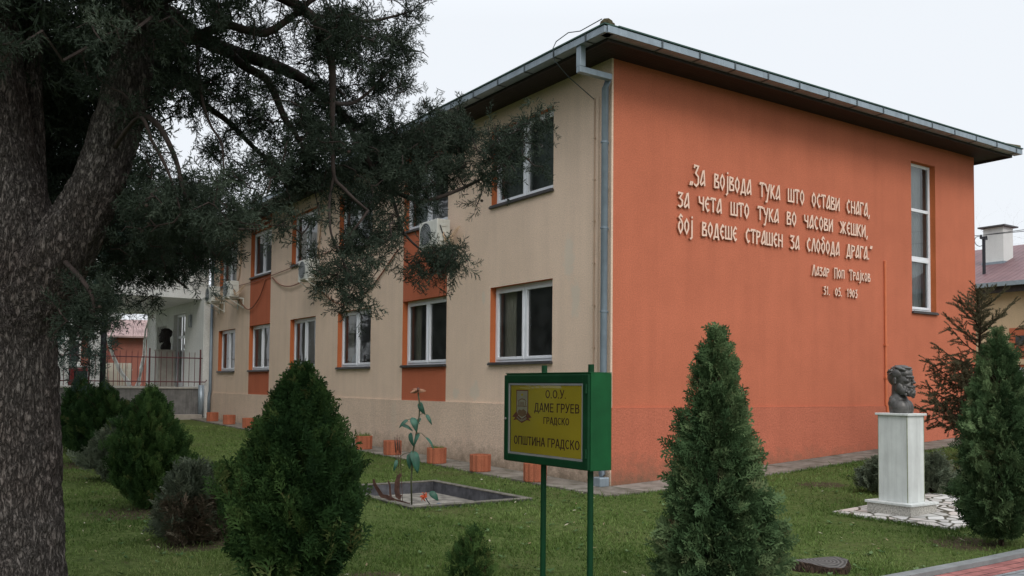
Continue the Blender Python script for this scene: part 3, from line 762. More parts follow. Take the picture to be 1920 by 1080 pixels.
cable([(-.03, 20.5, 5.05), (-.03, 20.15, 5.5), (-.03, 20.02, 6.0), (-.03, 19.98, 6.95)], .022, M['cable_c'], 'pale pipe rising to the eaves beside the farthest upper window')
cable([(-.03, 13.0, 4.7), (-.03, 12.85, 5.4), (-.03, 12.7, 6.1), (-.03, 12.5, 6.9)], .022, M['cable_c'], 'pale pipe rising to the eaves above the middle air conditioner')
# ------------------------------------------------------------------ fluted flower pots on the pavement
def pot(mats, plant):
    r = thing('flower_pot', '', 'flower pot', (0, 0, 0), YAW, 'orange fluted concrete pots along the beige wall')
    b = MB(); n = 40
    prof = [(.188, 0), (.194, .015), (.198, .30), (.194, .315), (.155, .315), (.150, .24)]
    vs = []
    for q, (rad, z) in enumerate(prof):
        for k in range(n):
            t = 2 * math.pi * k / n; f = 1 + (.05 * math.cos(12 * t) if q < 4 else 0)
            vs.append((rad * f * math.cos(t), rad * f * math.sin(t), z))
    fs = [(i * n + k, i * n + (k + 1) % n, (i + 1) * n + (k + 1) % n, (i + 1) * n + k) for i in range(len(prof) - 1) for k in range(n)]
    b.add(vs, fs); b.build('pot_body', M['pot'], r, bevel=0)
    s = MB(); s.disc((0, 0, .275), .153, 'z', 24); s.build('soil', M['soil'], r)
    if plant: pot_plant(r, plant)
    return r
def pot_plant(r, k):
    g = np.random.default_rng(k); n = 160
    a = g.uniform(0, 2 * np.pi, n); q = np.sqrt(g.uniform(0, 1, n)) * .15
    P = np.stack([q * np.cos(a), q * np.sin(a), np.full(n, .272)], 1)
    d = g.normal(0, .5, (n, 3)); d[:, 2] = 1; d /= np.linalg.norm(d, axis=1)[:, None]
    sd_ = np.cross(d, g.normal(0, 1, (n, 3))); sd_ /= np.linalg.norm(sd_, axis=1)[:, None]
    L = g.uniform(.05, .12 if k < 50 else .17, n)[:, None]
    V = np.concatenate([P - sd_ * .008, P + sd_ * .008, P + d * L], 0)
    F = np.stack([np.arange(n), np.arange(n) + n, np.arange(n) + 2 * n], 1)
    np_mesh('plant', V, F, M['grass'], r, np.tile(g.uniform(.2, .7, n), 3))
POTS = [(1.20, -.66, 3, 'orange fluted pot with green sprouts, closest to the building corner, half behind the sign post'),
        (2.98, -.66, 0, 'bare orange fluted pot, second from the building corner'),
        (4.66, -.66, 5, 'orange fluted pot with a tiny sprout, just right of the metal flower'),
        (6.75, -.62, 0, 'orange fluted pot standing directly behind the metal cattail rods'),
        (8.35, -.58, 60, 'orange fluted pot with a thick green tuft, left of the metal flower'),
        (17.1, -.55, 0, 'small looking orange fluted pot, rightmost of the three beyond the big dark thuja'),
        (19.2, -.55, 0, 'small looking orange fluted pot, middle one of the three beyond the big dark thuja'),
        (21.2, -.55, 0, 'farthest orange fluted pot, by the drainpipe at the end of the beige wall')]
_pp = {}
for s, t, k, lab in POTS:
    if k == 0 and 0 in _pp: dup(_pp[0], W(t, s, float(gz(t, s)) + .034), YAW + s * 1.3, lab); continue
    r = pot(None, k); _pp[k] = r; r.location = W(t, s, float(gz(t, s)) + .034); r.rotation_euler.z = YAW + s * 1.3; r['label'] = lab

# ------------------------------------------------------------------ sunken basin
t0, t1, s0, s1 = BAS
bz = thing('concrete_basin', 'sunken rectangular concrete basin with pale gritty floor in the lawn', 'basin', W((t0 + t1) / 2, (s0 + s1) / 2, 0), YAW)
hx, hy = (t1 - t0) / 2, (s1 - s0) / 2
mb = MB(); th = .11
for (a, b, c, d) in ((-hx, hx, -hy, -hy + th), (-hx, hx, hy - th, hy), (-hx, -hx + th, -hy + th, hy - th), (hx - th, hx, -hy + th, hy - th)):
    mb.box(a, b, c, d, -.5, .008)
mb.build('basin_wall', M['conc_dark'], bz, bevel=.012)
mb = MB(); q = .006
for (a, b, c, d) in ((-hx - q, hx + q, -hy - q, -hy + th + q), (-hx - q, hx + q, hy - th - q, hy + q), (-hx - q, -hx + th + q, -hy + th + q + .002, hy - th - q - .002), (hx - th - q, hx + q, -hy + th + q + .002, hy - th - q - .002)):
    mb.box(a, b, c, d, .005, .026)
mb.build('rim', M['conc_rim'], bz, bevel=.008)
mb = MB(); mb.quad((-hx + .1, -hy + .1, -.17), (hx - .1, -hy + .1, -.17), (hx - .1, hy - .1, -.17), (-hx + .1, hy - .1, -.17)); mb.build('floor', M['grit'], bz)

# ------------------------------------------------------------------ welded metal flower
M['leaf_paint'] = noisy('green_painted_metal', (.022, .085, .055), .5, .45, 9, 20, .1, .002, spec=.4)
M['stem_paint'] = noisy('brown_green_stem', (.055, .06, .03), .6, .4, 9)
M['rust'] = noisy('rusty_steel', (.085, .042, .032), .75, .5, 9, 30, .3, .003)
M['petal'] = noisy('tan_petal_metal', (.30, .15, .09), .6, .3, 9)
M['red_petal'] = noisy('red_petal_metal', (.55, .10, .04), .5, .2, 9)
M['blue_can'] = noisy('blue_plastic', (.02, .06, .12), .4, .3, 9)
fb = W(-3.52, -.12, -.16)
fl = thing('metal_flower', 'tall metal flower with green painted leaves and a tan bloom, standing in the basin corner', 'sculpture', fb)
def FP(px, py, dy=0.0): return at(px, py, fb[1] + dy) - fb       # traced heights at the flower's own distance
stem = [FP(772, 946), FP(771, 900), FP(774, 850), FP(780, 815), FP(786, 780), FP(787, 760), FP(784, 736)]
mb = MB(); mb.tube(stem, [.012, .012, .012, .011, .010, .010, .012], 8); mb.build('stem', M['stem_paint'], fl, smooth=True)
def leaf(a, b, wd, name, mat, root, bend=.03, twist=0.4, stalk=None):
    a, b = np.array(a), np.array(b); d = b - a; L = np.linalg.norm(d); d /= L
    side = np.cross(d, [math.sin(twist), -math.cos(twist), .15]); side /= np.linalg.norm(side); nn = np.cross(side, d)
    mb = MB(); n = 9
    for k in range(n + 1):
        f = k / n; ww = wd * (math.sin(math.pi * min(1, f ** .62 * .97 + .03)) ** .75) * (1 if f < .98 else .1)
        c = a + d * L * f + nn * bend * math.sin(math.pi * f)
        fold = nn * ww * .28
        for q in (-1, 0, 1):
            mb.v.append(tuple(c + side * ww * q * .5 + (fold if q else 0)))
    for k in range(n):
        for q in range(2):
            i = 3 * k + q; mb.f.append([i, i + 1, i + 4, i + 3]); mb.m.append(0)
    o = mb.build(name, mat, root, smooth=True)
    sm = o.modifiers.new('thick', 'SOLIDIFY'); sm.thickness = .003
    if stalk is not None:
        st = MB(); m_ = (np.array(stalk) + a) / 2 + np.array([0, 0, .03]); st.tube([stalk, m_, a], .005, 6); st.build('leaf_stalk', M['stem_paint'], o)
    return o
LV = [((787, 754), (797, 778), .085, .02, None), ((799, 777), (810, 797), .05, -.02, (788, 778)), ((772, 783), (781, 810), .10, -.03, (787, 795)), ((789, 784), (778, 806), .06, .03, None),
      ((765, 787), (748, 803), .05, .0, (783, 788)), ((753, 797), (775, 809), .055, .02, None), ((770, 811), (776, 838), .07, .02, None), ((786, 813), (777, 836), .055, -.02, (781, 817)),
      ((798, 820), (813, 843), .045, .0, (783, 812)), ((773, 845), (783, 888), .13, .0, None), ((768, 850), (768, 880), .08, .04, None), ((744, 862), (738, 884), .05, -.03, (770, 848))]
for (a, b, wd, dy, stk) in LV:
    leaf(FP(*a, dy), FP(*b, dy - .03), wd, 'leaf', M['leaf_paint'], fl, .02, rng.uniform(-.5, .9), FP(*stk) if stk else None)
top = FP(784, 733)
for k in range(6):
    a = k * math.pi / 3 + .4; leaf(top, top + np.array([math.cos(a) * .12, math.sin(a) * .12, .012 * (k % 3) - .03 * (k % 2)]), .05, 'petal', M['petal'], fl, .015, a)
mb = MB(); mb.lathe([(.0, -.01), (.028, 0), (.03, .02), (.018, .045), (.0, .05)], 12, tuple(top)); mb.build('bloom_centre', M['rust'], fl, smooth=True)
ct = thing('metal_cattails', 'cluster of thin brown metal cattail rods beside the metal flower', 'sculpture', fb + np.array([-.08, .05, 0]))
for (x, yb, yt) in ((750, 946, 823), (754, 946, 819), (758, 946, 824)):
    q0 = at(x + 7, yb, fb[1]) - fb; q1 = at(x + 2, yt + 26, fb[1]) - fb; q2 = at(x, yt, fb[1]) - fb
    mb = MB(); mb.tube([q0, q1, q2 + (0, 0, .03)], .0045, 6); o = mb.build('rod', M['rust'], ct)
    mb = MB(); mb.tube([q1, (q1 + q2) / 2, q2 + (q2 - q1) * -.08], [.009, .011, .007], 8); mb.build('cattail_head', M['rust'], o, smooth=True)
def strap(pts, wd, label):
    P = [np.array(p) for p in pts]; base = P[0].copy(); mb = MB(); n = len(P); view = np.array([.25, 1.0, 0]); view /= np.linalg.norm(view)
    for i, p in enumerate(P):
        d = P[min(i + 1, n - 1)] - P[max(i - 1, 0)]; d /= np.linalg.norm(d); sdv = np.cross(d, view); sdv /= np.linalg.norm(sdv); q = p - base
        w2 = wd * (1 - .5 * (i / (n - 1)) ** 3) / 2
        for s_, e_ in ((-1, -.004), (1, -.004), (1, .004), (-1, .004)): mb.v.append(tuple(q + sdv * w2 * s_ + view * (e_ + .02 * math.sin(i * .9))))
    for i in range(n - 1):
        for k in range(4):
            k2 = (k + 1) % 4; mb.f.append([4 * i + k, 4 * i + k2, 4 * i + 4 + k2, 4 * i + 4 + k]); mb.m.append(0)
    mb.f += [[0, 1, 2, 3], [4 * n - 1, 4 * n - 2, 4 * n - 3, 4 * n - 4]]; mb.m += [0, 0]
    o = mb.build('metal_strap', M['rust'], loc=base); tag(o, label, 'metal strap', 'rusty bent metal straps in the basin')
def BP(px, py): return at(px, py, fb[1] - .05)
strap([BP(752, 933), BP(745, 930), BP(743, 920), BP(744, 905), BP(748, 893), BP(753, 889)], .075, 'rusty metal strap curling straight up beside the metal flower stem')
strap([BP(742, 940), BP(725, 932), BP(715, 930), BP(708, 918), BP(703, 908), BP(701, 898)], .06, 'rusty metal strap bent low to the left over the basin edge')
strap([BP(733, 935), BP(731, 925), BP(730, 910), BP(727, 901)], .03, 'narrow rusty metal blade at the back of the basin straps')
strap([BP(768, 947), BP(752, 942), BP(735, 936)], .05, 'rusty metal strap lying flat at the foot of the metal flower')
rf = thing('red_metal_flower', 'small red metal flower leaning over the basin rim with one dark leaf', 'sculpture', at(808, 948, fb[1] - .15))
b0 = at(808, 948, fb[1] - .15)
mb = MB(); mb.tube([np.zeros(3), at(802, 940, fb[1] - .15) - b0, at(797, 932, fb[1] - .15) - b0], .008, 6); mb.build('stem', M['cable_k'], rf)
h0 = at(796, 931, fb[1] - .15) - b0
for k in range(6):
    a = k * 1.05; leaf(h0, h0 + np.array([math.cos(a) * .055 - .01, -.02 + .02 * math.sin(a * 2), math.sin(a) * .075]), .04, 'petal', M['red_petal'], rf, .01, a)
leaf(at(806, 922, fb[1]) - b0, at(822, 939, fb[1]) - b0, .09, 'leaf', M['leaf_paint'], rf, .02, .3)
bc = at(817, 952, fb[1] - .22)
mb = MB(); mb.lathe([(.0, 0), (.045, .0), (.05, .02), (.05, .09), (.04, .11), (.015, .125), (.015, .15), (.0, .15)], 14); o = mb.build('bottle', M['blue_can'], loc=bc, smooth=True); o.rotation_euler = (1.2, .3, .6)
tag(o, 'crumpled dark blue plastic bottle lying on the front basin rim', 'bottle')

# ------------------------------------------------------------------ green school sign
sp0 = at(1105, 884, 6.5); st_, ss_ = [float(x) for x in to_ts(sp0)]
SW_, SD_, SZ0, SZ1 = 1.105, .207, float(sp0[2]), float(sp0[2]) + .708
sg = thing('school_sign', 'green metal display case on two posts with a yellow school name panel', 'sign', W(st_, ss_, 0), YAW)
mb = MB(); mb.box(.012, SD_, 0, SW_, SZ0, SZ1); mb.box(.002, SD_ + .001, -.001, SW_ + .001, SZ1 + .001, SZ1 + .006); mb.build('case', M['sign_green'], sg, bevel=.004)
mb = MB()   # door frame
a, b, c, d = .006, SW_ - .006, SZ0 + .006, SZ1 - .012
mb.box(-.012, .011, b - .052, b, c, d); mb.box(-.012, .011, a, a + .062, c, d); mb.box(-.012, .011, a + .062, b - .052, d - .062, d); mb.box(-.012, .011, a + .062, b - .052, c, c + .055)
door = mb.build('door', M['sign_dgreen'], sg, bevel=.004)
mb = MB(); y0_, y1_, z0_, z1_ = a + .064, b - .054, c + .057, d - .064
mb.box(-.006, .010, y1_ - .016, y1_, z0_, z1_); mb.box(-.006, .010, y0_, y0_ + .016, z0_, z1_); mb.box(-.006, .010, y0_ + .016, y1_ - .016, z1_ - .016, z1_); mb.box(-.006, .010, y0_ + .016, y1_ - .016, z0_, z0_ + .016)
mb.build('trim', M['trim'], door)
for z in (SZ0 + .09, SZ1 - .15):
    mb = MB(); mb.tube([(-.02, a + .012, z), (-.02, a + .012, z + .07)], .008, 8); mb.box(-.016, -.0125, a + .012, a + .035, z + .005, z + .065); mb.build('hinge', M['sign_dgreen'], door)
mb = MB(); mb.lathe([(.0, -.0), (.010, .0), (.010, .006), (0, .008)], 12, (0, 0, 0)); o = mb.build('lock', M['trim'], door, loc=(-.0125, b - .026, (SZ0 + SZ1) / 2 - .01)); o.rotation_euler = (0, R(-90), 0)
yl, yr, zb, zt = y1_ - .017, y0_ + .017, z0_ + .017, z1_ - .017
mb = MB(); mb.quad((.009, yl, zb), (.009, yr, zb), (.009, yr, zt), (.009, yl, zt)); pan = mb.build('name_panel', M['yellow'], sg)
PW, PH = yl - yr, zt - zb
def font_mesh(txt, name, mat, parent, x0, x1, f0, f1, bold=.02, depth=.0012, arc=None, off=.0075):
    cu = bpy.data.curves.new('t', 'FONT'); cu.body = txt; cu.size = 1; cu.offset = bold; cu.extrude = .02
    to = bpy.data.objects.new('t', cu); COL.objects.link(to)
    bpy.context.view_layer.update(); me = bpy.data.meshes.new_from_object(to.evaluated_get(bpy.context.evaluated_depsgraph_get()))
    bpy.data.objects.remove(to); bpy.data.curves.remove(cu)
    n = len(me.vertices); co = np.zeros(n * 3, np.float32); me.vertices.foreach_get('co', co); co = co.reshape(-1, 3)
    lo, hi = co.min(0), co.max(0); u = (co[:, 0] - lo[0]) / (hi[0] - lo[0]); v = (co[:, 1] - lo[1]) / (hi[1] - lo[1])
    x = x0 + (x1 - x0) * u; z = f1 + (f0 - f1) * v           # fractions from the left / from the top
    if arc: z = z + arc * (1 - (2 * u - 1) ** 2)
    out = np.stack([off - np.where(co[:, 2] > 0, depth, 0), yl - x * PW, zt - z * PH], 1).astype(np.float32)
    me.vertices.foreach_set('co', out.ravel()); me.materials.clear(); me.materials.append(mat); me.name = name
    me.flip_normals() if False else None
    me.update(); o = bpy.data.objects.new(name, me); COL.objects.link(o); o.parent = parent; return o
def arc_(cx, cy, rx, ry, a0, a1, n=8): return [(cx + rx * math.cos(R(a0 + (a1 - a0) * k / n)), cy + ry * math.sin(R(a0 + (a1 - a0) * k / n))) for k in range(n + 1)]
lo_, hi_ = .07, .93
SG = {'О': (.66, [arc_(.33, .5, .26, .43, 90, 450, 18)]), 'У': (.56, [[(.03, 1), (.29, .34)], [(.53, 1), (.22, .12), (.14, .06), (.03, .07)]]),
 'Д': (.66, [[(.05, -.18), (.05, .07), (.61, .07), (.61, -.18)], [(.13, .14), (.20, .6), (.22, .93), (.52, .93), (.52, .14)]]),
 'А': (.60, [[(.04, 0), (.28, 1.0)], [(.33, 1.0), (.57, 0)], [(.18, .32), (.43, .32)]]), 'М': (.72, [[(.08, 0), (.08, 1)], [(.64, 1), (.64, 0)], [(.15, .95), (.36, .25), (.57, .95)]]),
 'Е': (.54, [[(.50, .93), (.08, .93), (.08, .07), (.51, .07)], [(.16, .51), (.46, .51)]]), 'Г': (.48, [[(.08, 0), (.08, .93), (.47, .93)]]),
 'Р': (.56, [[(.08, 0), (.08, 1)], [(.16, .93), (.34, .93), (.47, .84), (.49, .70), (.46, .54), (.34, .45), (.16, .45)]]), 'С': (.62, [arc_(.34, .5, .27, .43, 48, 312, 14)]),
 'В': (.58, [[(.08, 0), (.08, 1)], [(.16, .93), (.34, .93), (.45, .86), (.46, .70), (.40, .56), (.16, .53)], [(.42, .49), (.51, .40), (.51, .22), (.42, .09), (.16, .07)]]),
 'К': (.60, [[(.08, 0), (.08, 1)], [(.54, 1), (.17, .48)], [(.27, .52), (.57, 0)]]), 'П': (.62, [[(.08, 0), (.08, .93), (.54, .93), (.54, 0)]]), 'Ш': (.84, [[(.08, 1), (.08, .07), (.76, .07), (.76, 1)], [(.42, .14), (.42, 1)]]),
 'Т': (.54, [[(.01, .93), (.53, .93)], [(.27, .86), (.27, 0)]]), 'И': (.64, [[(.08, 0), (.08, 1)], [(.56, 0), (.56, 1)], [(.14, .10), (.50, .90)]]), 'Н': (.62, [[(.08, 0), (.08, 1)], [(.54, 0), (.54, 1)], [(.15, .51), (.47, .51)]]), '.': (.20, [[(.09, 0), (.09, .14)]])}
def sign_text(txt, x0, x1, f0, f1):
    adv = 0; it = []
    for ch in txt:
        if ch == ' ': adv += .34; continue
        it.append((adv, ch)); adv += SG[ch][0] + .09
    sc = (x1 - x0) * PW / (adv - .09); h = (f1 - f0) * PH; mb = MB(); q = 0
    for a_, ch in it:
        for st in SG[ch][1]:
            q += 1; stroke(mb, [(x0 * PW + (a_ + x * 1.0) * sc, zt - f1 * PH + z * h) for x, z in st], .0092 * h / .075, .0068 - .0003 * (q % 3), .0088)
    mb.v = [(y, yl - x, z) for x, y, z in mb.v]
    return mb.build('text_line', [M['maroon'], M['maroon']], pan)
sign_text('О.О.У.', .505, .785, .065, .185)
sign_text('ДАМЕ ГРУЕВ', .35, .955, .255, .385)
sign_text('ГРАДСКО', .48, .825, .455, .555)
sign_text('ОПШТИНА ГРАДСКО', .05, .96, .755, .885)
def pq(x, f, e): return (.009 - e, yl - x * PW, zt - f * PH)
mb = MB()
def poly(pts, e, mi): mb.add([pq(x, f, e) for x, f in pts], [tuple(range(len(pts)))], mi)
poly([(.080, .07), (.260, .07), (.260, .40), (.235, .47), (.17, .52), (.105, .47), (.080, .40)], .0010, 1)
poly([(.090, .085), (.250, .085), (.250, .39), (.228, .455), (.17, .50), (.112, .455), (.090, .39)], .0016, 0)
poly([(.17 + .016 * math.cos(a), .14 + .020 * math.sin(a)) for a in np.linspace(0, 6.28, 13)[:-1]], .0022, 3)
poly([(.11, .235), (.14, .205), (.17, .195), (.205, .205), (.235, .24), (.235, .25), (.205, .22), (.17, .21), (.14, .22), (.11, .25)], .0022, 2)
for x_ in (.118, .148, .166, .184, .215): poly([(x_, .245), (x_ + .010, .245), (x_ + .010, .30), (x_, .30)], .0022, 2)
poly([(.10, .305), (.24, .305), (.24, .318), (.10, .318)], .0022, 2)
poly([(.105, .39), (.13, .36), (.16, .375), (.19, .355), (.235, .39), (.235, .44), (.17, .475), (.105, .44)], .0022, 2)
poly([(.025, .475), (.08, .40), (.105, .455), (.17, .50), (.235, .455), (.26, .40), (.315, .475), (.27, .485), (.30, .53), (.245, .515), (.17, .565), (.095, .515), (.04, .53), (.07, .485)], .0030, 1)
mb.build('emblem', [M['emblem_w'], M['emblem_r'], M['emblem_b'], M['yellow']], pan)
font_mesh('ГРАДСКО', 'emblem_text', M['emblem_w'], pan, .10, .24, .468, .505, .03, arc=.036, off=.0045)
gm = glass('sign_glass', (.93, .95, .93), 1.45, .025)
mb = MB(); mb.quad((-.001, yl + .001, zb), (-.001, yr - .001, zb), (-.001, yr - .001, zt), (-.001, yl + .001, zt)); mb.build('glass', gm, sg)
for s in (.115, .70):
    mb = MB(); mb.tube([(.104, s, -.3), (.104, s, SZ0 - .001)], .0225, 12); mb.tube([(.104, s, SZ1 + .007), (.104, s, SZ1 + .065)], .0225, 12); mb.build('post', M['sign_dgreen'], sg, smooth=False)

# ------------------------------------------------------------------ bust, pedestal, marble crazy paving
PT, PS = 1.12, -4.53; pz = float(gz(PT, PS))
m = newmat('crazy_marble', (.6, .6, .58), .6, 0, .3); n = N(m); v = n.coord()
vo = n.n('TexVoronoi', feature='DISTANCE_TO_EDGE'); vo.inputs['Scale'].default_value = 4.6; n.l(v, vo.inputs['Vector'])
vc = n.n('TexVoronoi', feature='F1'); vc.inputs['Scale'].default_value = 4.6; n.l(v, vc.inputs['Vector'])
e = n.ramp(vo.outputs['Distance'], [(.04, (0, 0, 0)), (.08, (1, 1, 1))])
cc = n.ramp(n.sep(vc.outputs['Color'])[0], [(.1, (.42, .40, .37)), (.5, (.60, .58, .55)), (.9, (.50, .43, .38))])
f = n.noise(v, 6, 5); cc = n.mix(.25, cc, n.ramp(f, [(.3, (.3, .3, .28)), (.7, (.75, .75, .74))]))
n.l(n.mix(e, (.06, .055, .035), cc), n.b.inputs['Base Color']); n.l(n.bump(e, .6, .01), n.b.inputs['Normal'])
M['crazy'] = m
sheet('stone_paving', .52, 2.75, -5.55, -3.92, .035, m, .4)
pd = thing('bust_pedestal', 'white marble pedestal on a speckled stone base, carrying the bronze bust', 'pedestal', W(PT, PS, pz), YAW)
mb = MB(); mb.box(-.29, .29, -.31, .31, -.05, .145); mb.build('base', M['granite'], pd, bevel=.004)
mb = MB(); mb.box(-.31, .31, -.33, .33, .146, .176); mb.build('base_slab', M['marble'], pd, bevel=.004)
H1 = 1.285; hw, hd_ = .185, .205
mb = MB()
mb.box(-hw, -hw + .025, -hd_ + .026, hd_ - .026, .177, H1); mb.box(hw - .025, hw, -hd_ + .026, hd_ - .026, .177, H1)
mb.box(-hw - .002, hw + .002, -hd_, -hd_ + .025, .177, H1); mb.box(-hw - .002, hw + .002, hd_ - .025, hd_, .177, H1)
mb.build('column', M['marble'], pd, bevel=.002)
mb = MB(); mb.box(-hw - .004, -hw + .006, -hd_ - .004, -hd_ + .003, .178, H1 - .001); mb.box(-hw - .004, -hw + .004, hd_ - .003, hd_ + .003, .178, H1 - .001); mb.box(hw - .003, hw + .004, -hd_ - .004, -hd_ + .003, .178, H1 - .001); mb.build('seam', M['seam'], pd)
mb = MB(); mb.box(-hw - .03, hw + .03, -hd_ - .03, hd_ + .03, H1 + .001, H1 + .030); mb.build('cap', M['marble'], pd, bevel=.004)

def sph(mb, c, r, rot=(0, 0, 0), n=14):
    Rm_ = np.array(Matrix.Rotation(rot[2], 3, 'Z') @ Matrix.Rotation(rot[1], 3, 'Y') @ Matrix.Rotation(rot[0], 3, 'X'))
    vs = []; fs = []
    for i in range(n + 1):
        p = math.pi * i / n
        for k in range(2 * n):
            t = math.pi * k / n
            vs.append(Rm_ @ (np.array([math.sin(p) * math.cos(t), math.sin(p) * math.sin(t), math.cos(p)]) * r) + c)
    for i in range(n):
        for k in range(2 * n):
            k2 = (k + 1) % (2 * n); fs.append((i * 2 * n + k, (i + 1) * 2 * n + k, (i + 1) * 2 * n + k2, i * 2 * n + k2))
    mb.add(vs, fs)
def bust_mesh():
    mb = MB(); g = np.random.default_rng(4)
    E = lambda c, r, rot=(0, 0, 0), n=14: sph(mb, np.array(c, float), np.array(r, float), rot, n)
    E((-.045, 0, .475), (.150, .122, .142)); E((.035, 0, .425), (.100, .098, .135)); E((.055, 0, .510), (.080, .092, .072))
    E((.060, 0, .36), (.085, .082, .075))
    for s in (-1, 1):
        E((.124, .040 * s, .472), (.022, .043, .014), (0, .25, .35 * s)); E((.094, .060 * s, .418), (.042, .030, .036)); E((.116, .040 * s, .446), (.016, .020, .012))
        E((.138, .034 * s, .338), (.030, .048, .017), (.35 * s, 0, .5 * s)); E((.155, .012 * s, .346), (.022, .026, .018))
        E((.010, .086 * s, .325), (.055, .026, .070)); E((.055, .072 * s, .285), (.060, .035, .055)); E((.155, .016 * s, .388), (.020, .012, .012))
        E((-.030, .124 * s, .420), (.030, .012, .046), (0, .15, .25 * s)); E((-.018, .128 * s, .392), (.018, .012, .022))
        E((.020, .075 * s, .575), (.085, .042, .028), (.3 * s, .25, 0)); E((-.02, .110 * s, .505), (.07, .022, .06))
        E((-.07, .065 * s, .130), (.075, .075, .085), (.3 * s, .55, 0)); E((.02, .06 * s, .06), (.095, .085, .12))
    E((.150, 0, .435), (.020, .014, .040), (0, -.55, 0)); E((.172, 0, .398), (.024, .019, .018)); E((.155, 0, .465), (.015, .016, .022))
    E((.075, 0, .585), (.06, .05, .022)); E((-.03, .02, .602), (.10, .08, .028))
    E((.105, 0, .275), (.066, .072, .062)); E((.138, 0, .258), (.045, .048, .045)); E((.128, 0, .318), (.034, .045, .022))
    for k in range(60):
        a = g.uniform(-1.25, 1.25); zz = g.uniform(.215, .33); rr = .105 * (.75 + .25 * math.sin((zz - .2) * 22))
        E((.055 + rr * math.cos(a), rr * .85 * math.sin(a), zz), (.017, .017, .030), (g.normal(0, .4), g.normal(0, .4), 0), 6)
    for k in range(110):
        a = g.uniform(.9, 5.4); p = g.uniform(0.05, 1.35)
        E((-.045 + .146 * math.sin(p) * math.cos(a), .119 * math.sin(p) * math.sin(a), .475 + .138 * math.cos(p)), (.024, .020, .009), (g.normal(0, .4), g.normal(0, .4), a), 6)
    mb.tube([(-.030, 0, .0), (-.035, 0, .10), (-.05, 0, .19), (-.055, 0, .25), (-.045, 0, .40)], [.125, .128, .108, .084, .088], 24)
    E((-.02, 0, .07), (.130, .145, .13)); E((-.105, 0, .185), (.050, .105, .075), (0, .5, 0)); E((-.085, 0, .08), (.075, .125, .15))
    E((.055, .0, .12), (.06, .085, .035), (0, .7, 0))
    o = mb.build('tmp', M['bronze'])
    rm = o.modifiers.new('r', 'REMESH'); rm.mode = 'VOXEL'; rm.voxel_size = .0048; rm.use_smooth_shade = True
    sm = o.modifiers.new('s', 'SMOOTH'); sm.factor = .5; sm.iterations = 2
    bpy.context.view_layer.update()
    me = bpy.data.meshes.new_from_object(o.evaluated_get(bpy.context.evaluated_depsgraph_get()))
    me.name = 'bust'
    n_ = len(me.vertices); co = np.zeros(n_ * 3, np.float32); me.vertices.foreach_get('co', co); co = co.reshape(-1, 3)
    co[:, 2] = np.maximum(co[:, 2], 0); me.vertices.foreach_set('co', co.ravel()); me.update()
    bpy.data.objects.remove(o); return me
bm_ = bust_mesh()
bo = bpy.data.objects.new('bust', bm_); COL.objects.link(bo); bo.location = W(PT + .02, PS - .01, pz + H1 + .031); bo.rotation_euler.z = YAW - R(90); bo.scale = (1.0, 1.0, 1.0)
tag(bo, 'weathered bronze bust of a bearded man on the white marble pedestal, facing right', 'bust')

# ------------------------------------------------------------------ tree stump
sb = np.array(at(1540, 1078, 8.5)); sb[2] = 0
mb = MB(); g = np.random.default_rng(9); n = 28; prof = [(.30, -.05), (.275, .02), (.262, .040), (.255, .048)]; vs = []
jit = 1 + .10 * np.sin(np.arange(n) * .9) + g.normal(0, .03, n)
for rad, z in prof:
    for k in range(n): vs.append((rad * jit[k] * math.cos(2 * math.pi * k / n), rad * jit[k] * .8 * math.sin(2 * math.pi * k / n), z + (.02 * math.sin(k * .5) if z > .02 else 0)))
fs = [(i * n + k, i * n + (k + 1) % n, (i + 1) * n + (k + 1) % n, (i + 1) * n + k) for i in range(3) for k in range(n)]
mb.add(vs, fs, 0); mb.add(vs[-n:], [tuple(range(n))], 1)
mm = newmat('stump_cut', (.085, .08, .075), .95); q = N(mm); wv = q.n('TexWave', wave_type='RINGS', rings_direction='Z'); wv.inputs['Scale'].default_value = 9; wv.inputs['Distortion'].default_value = 3; q.l(q.coord(), wv.inputs['Vector'])
q.l(q.ramp(wv.outputs['Fac'], [(.2, (.055, .05, .047)), (.8, (.12, .112, .105))]), q.b.inputs['Base Color']); q.l(q.bump(wv.outputs['Fac'], .5, .01), q.b.inputs['Normal'])
o = mb.build('tree_stump', [M['bark_b'], mm], loc=sb); tag(o, 'low dark grey sawn tree stump in the grass near the path', 'tree stump')

# ------------------------------------------------------------------ entrance porch beyond the long side
M['porch'] = plaster('white_porch_plaster', (.68, .69, .67), 1.0, .08, dirt=False, streak=.12)
M['porch_dark'] = noisy('grey_terrace_plaster', (.16, .155, .15), .95, .3, 3, 50, .5, .005, streak=.35)
M['porch_floor'] = noisy('terrace_slab', (.42, .40, .36), .9, .2, 3)
M['redpaint'] = noisy('dark_red_paint', (.10, .024, .028), .5, .2, 9)
M['pipe_k'] = noisy('dark_pipe_paint', (.022, .022, .028), .5, .3, 9)
pr = thing('entrance_porch', 'white entrance wing with an open columned porch on a raised grey terrace', 'porch', W(0, LS, 0), YAW)
zf, zc = 1.52, 4.93
mb = MB(); mb.box(-5.2, -.3, .35, 9.9, 0, zf - .06); mb.build('terrace_wall', M['porch_dark'], pr)
mb = MB(); mb.box(-5.24, -.28, .31, 9.94, zf - .058, zf); mb.build('terrace_floor', M['porch_floor'], pr, bevel=.005)
mb = MB(); mb.box(-4.9, .0, .75, 10.4, zc, 8.0); mb.build('upper_storey', M['porch'], pr)
mb = MB(); mb.box(-.28, .2, .3, 3.05, 0, zc - .002); mb.box(-.28, .2, 4.95, 6.1, 0, zc - .002); mb.box(-.28, .2, 3.05, 4.95, 4.55, zc - .002)
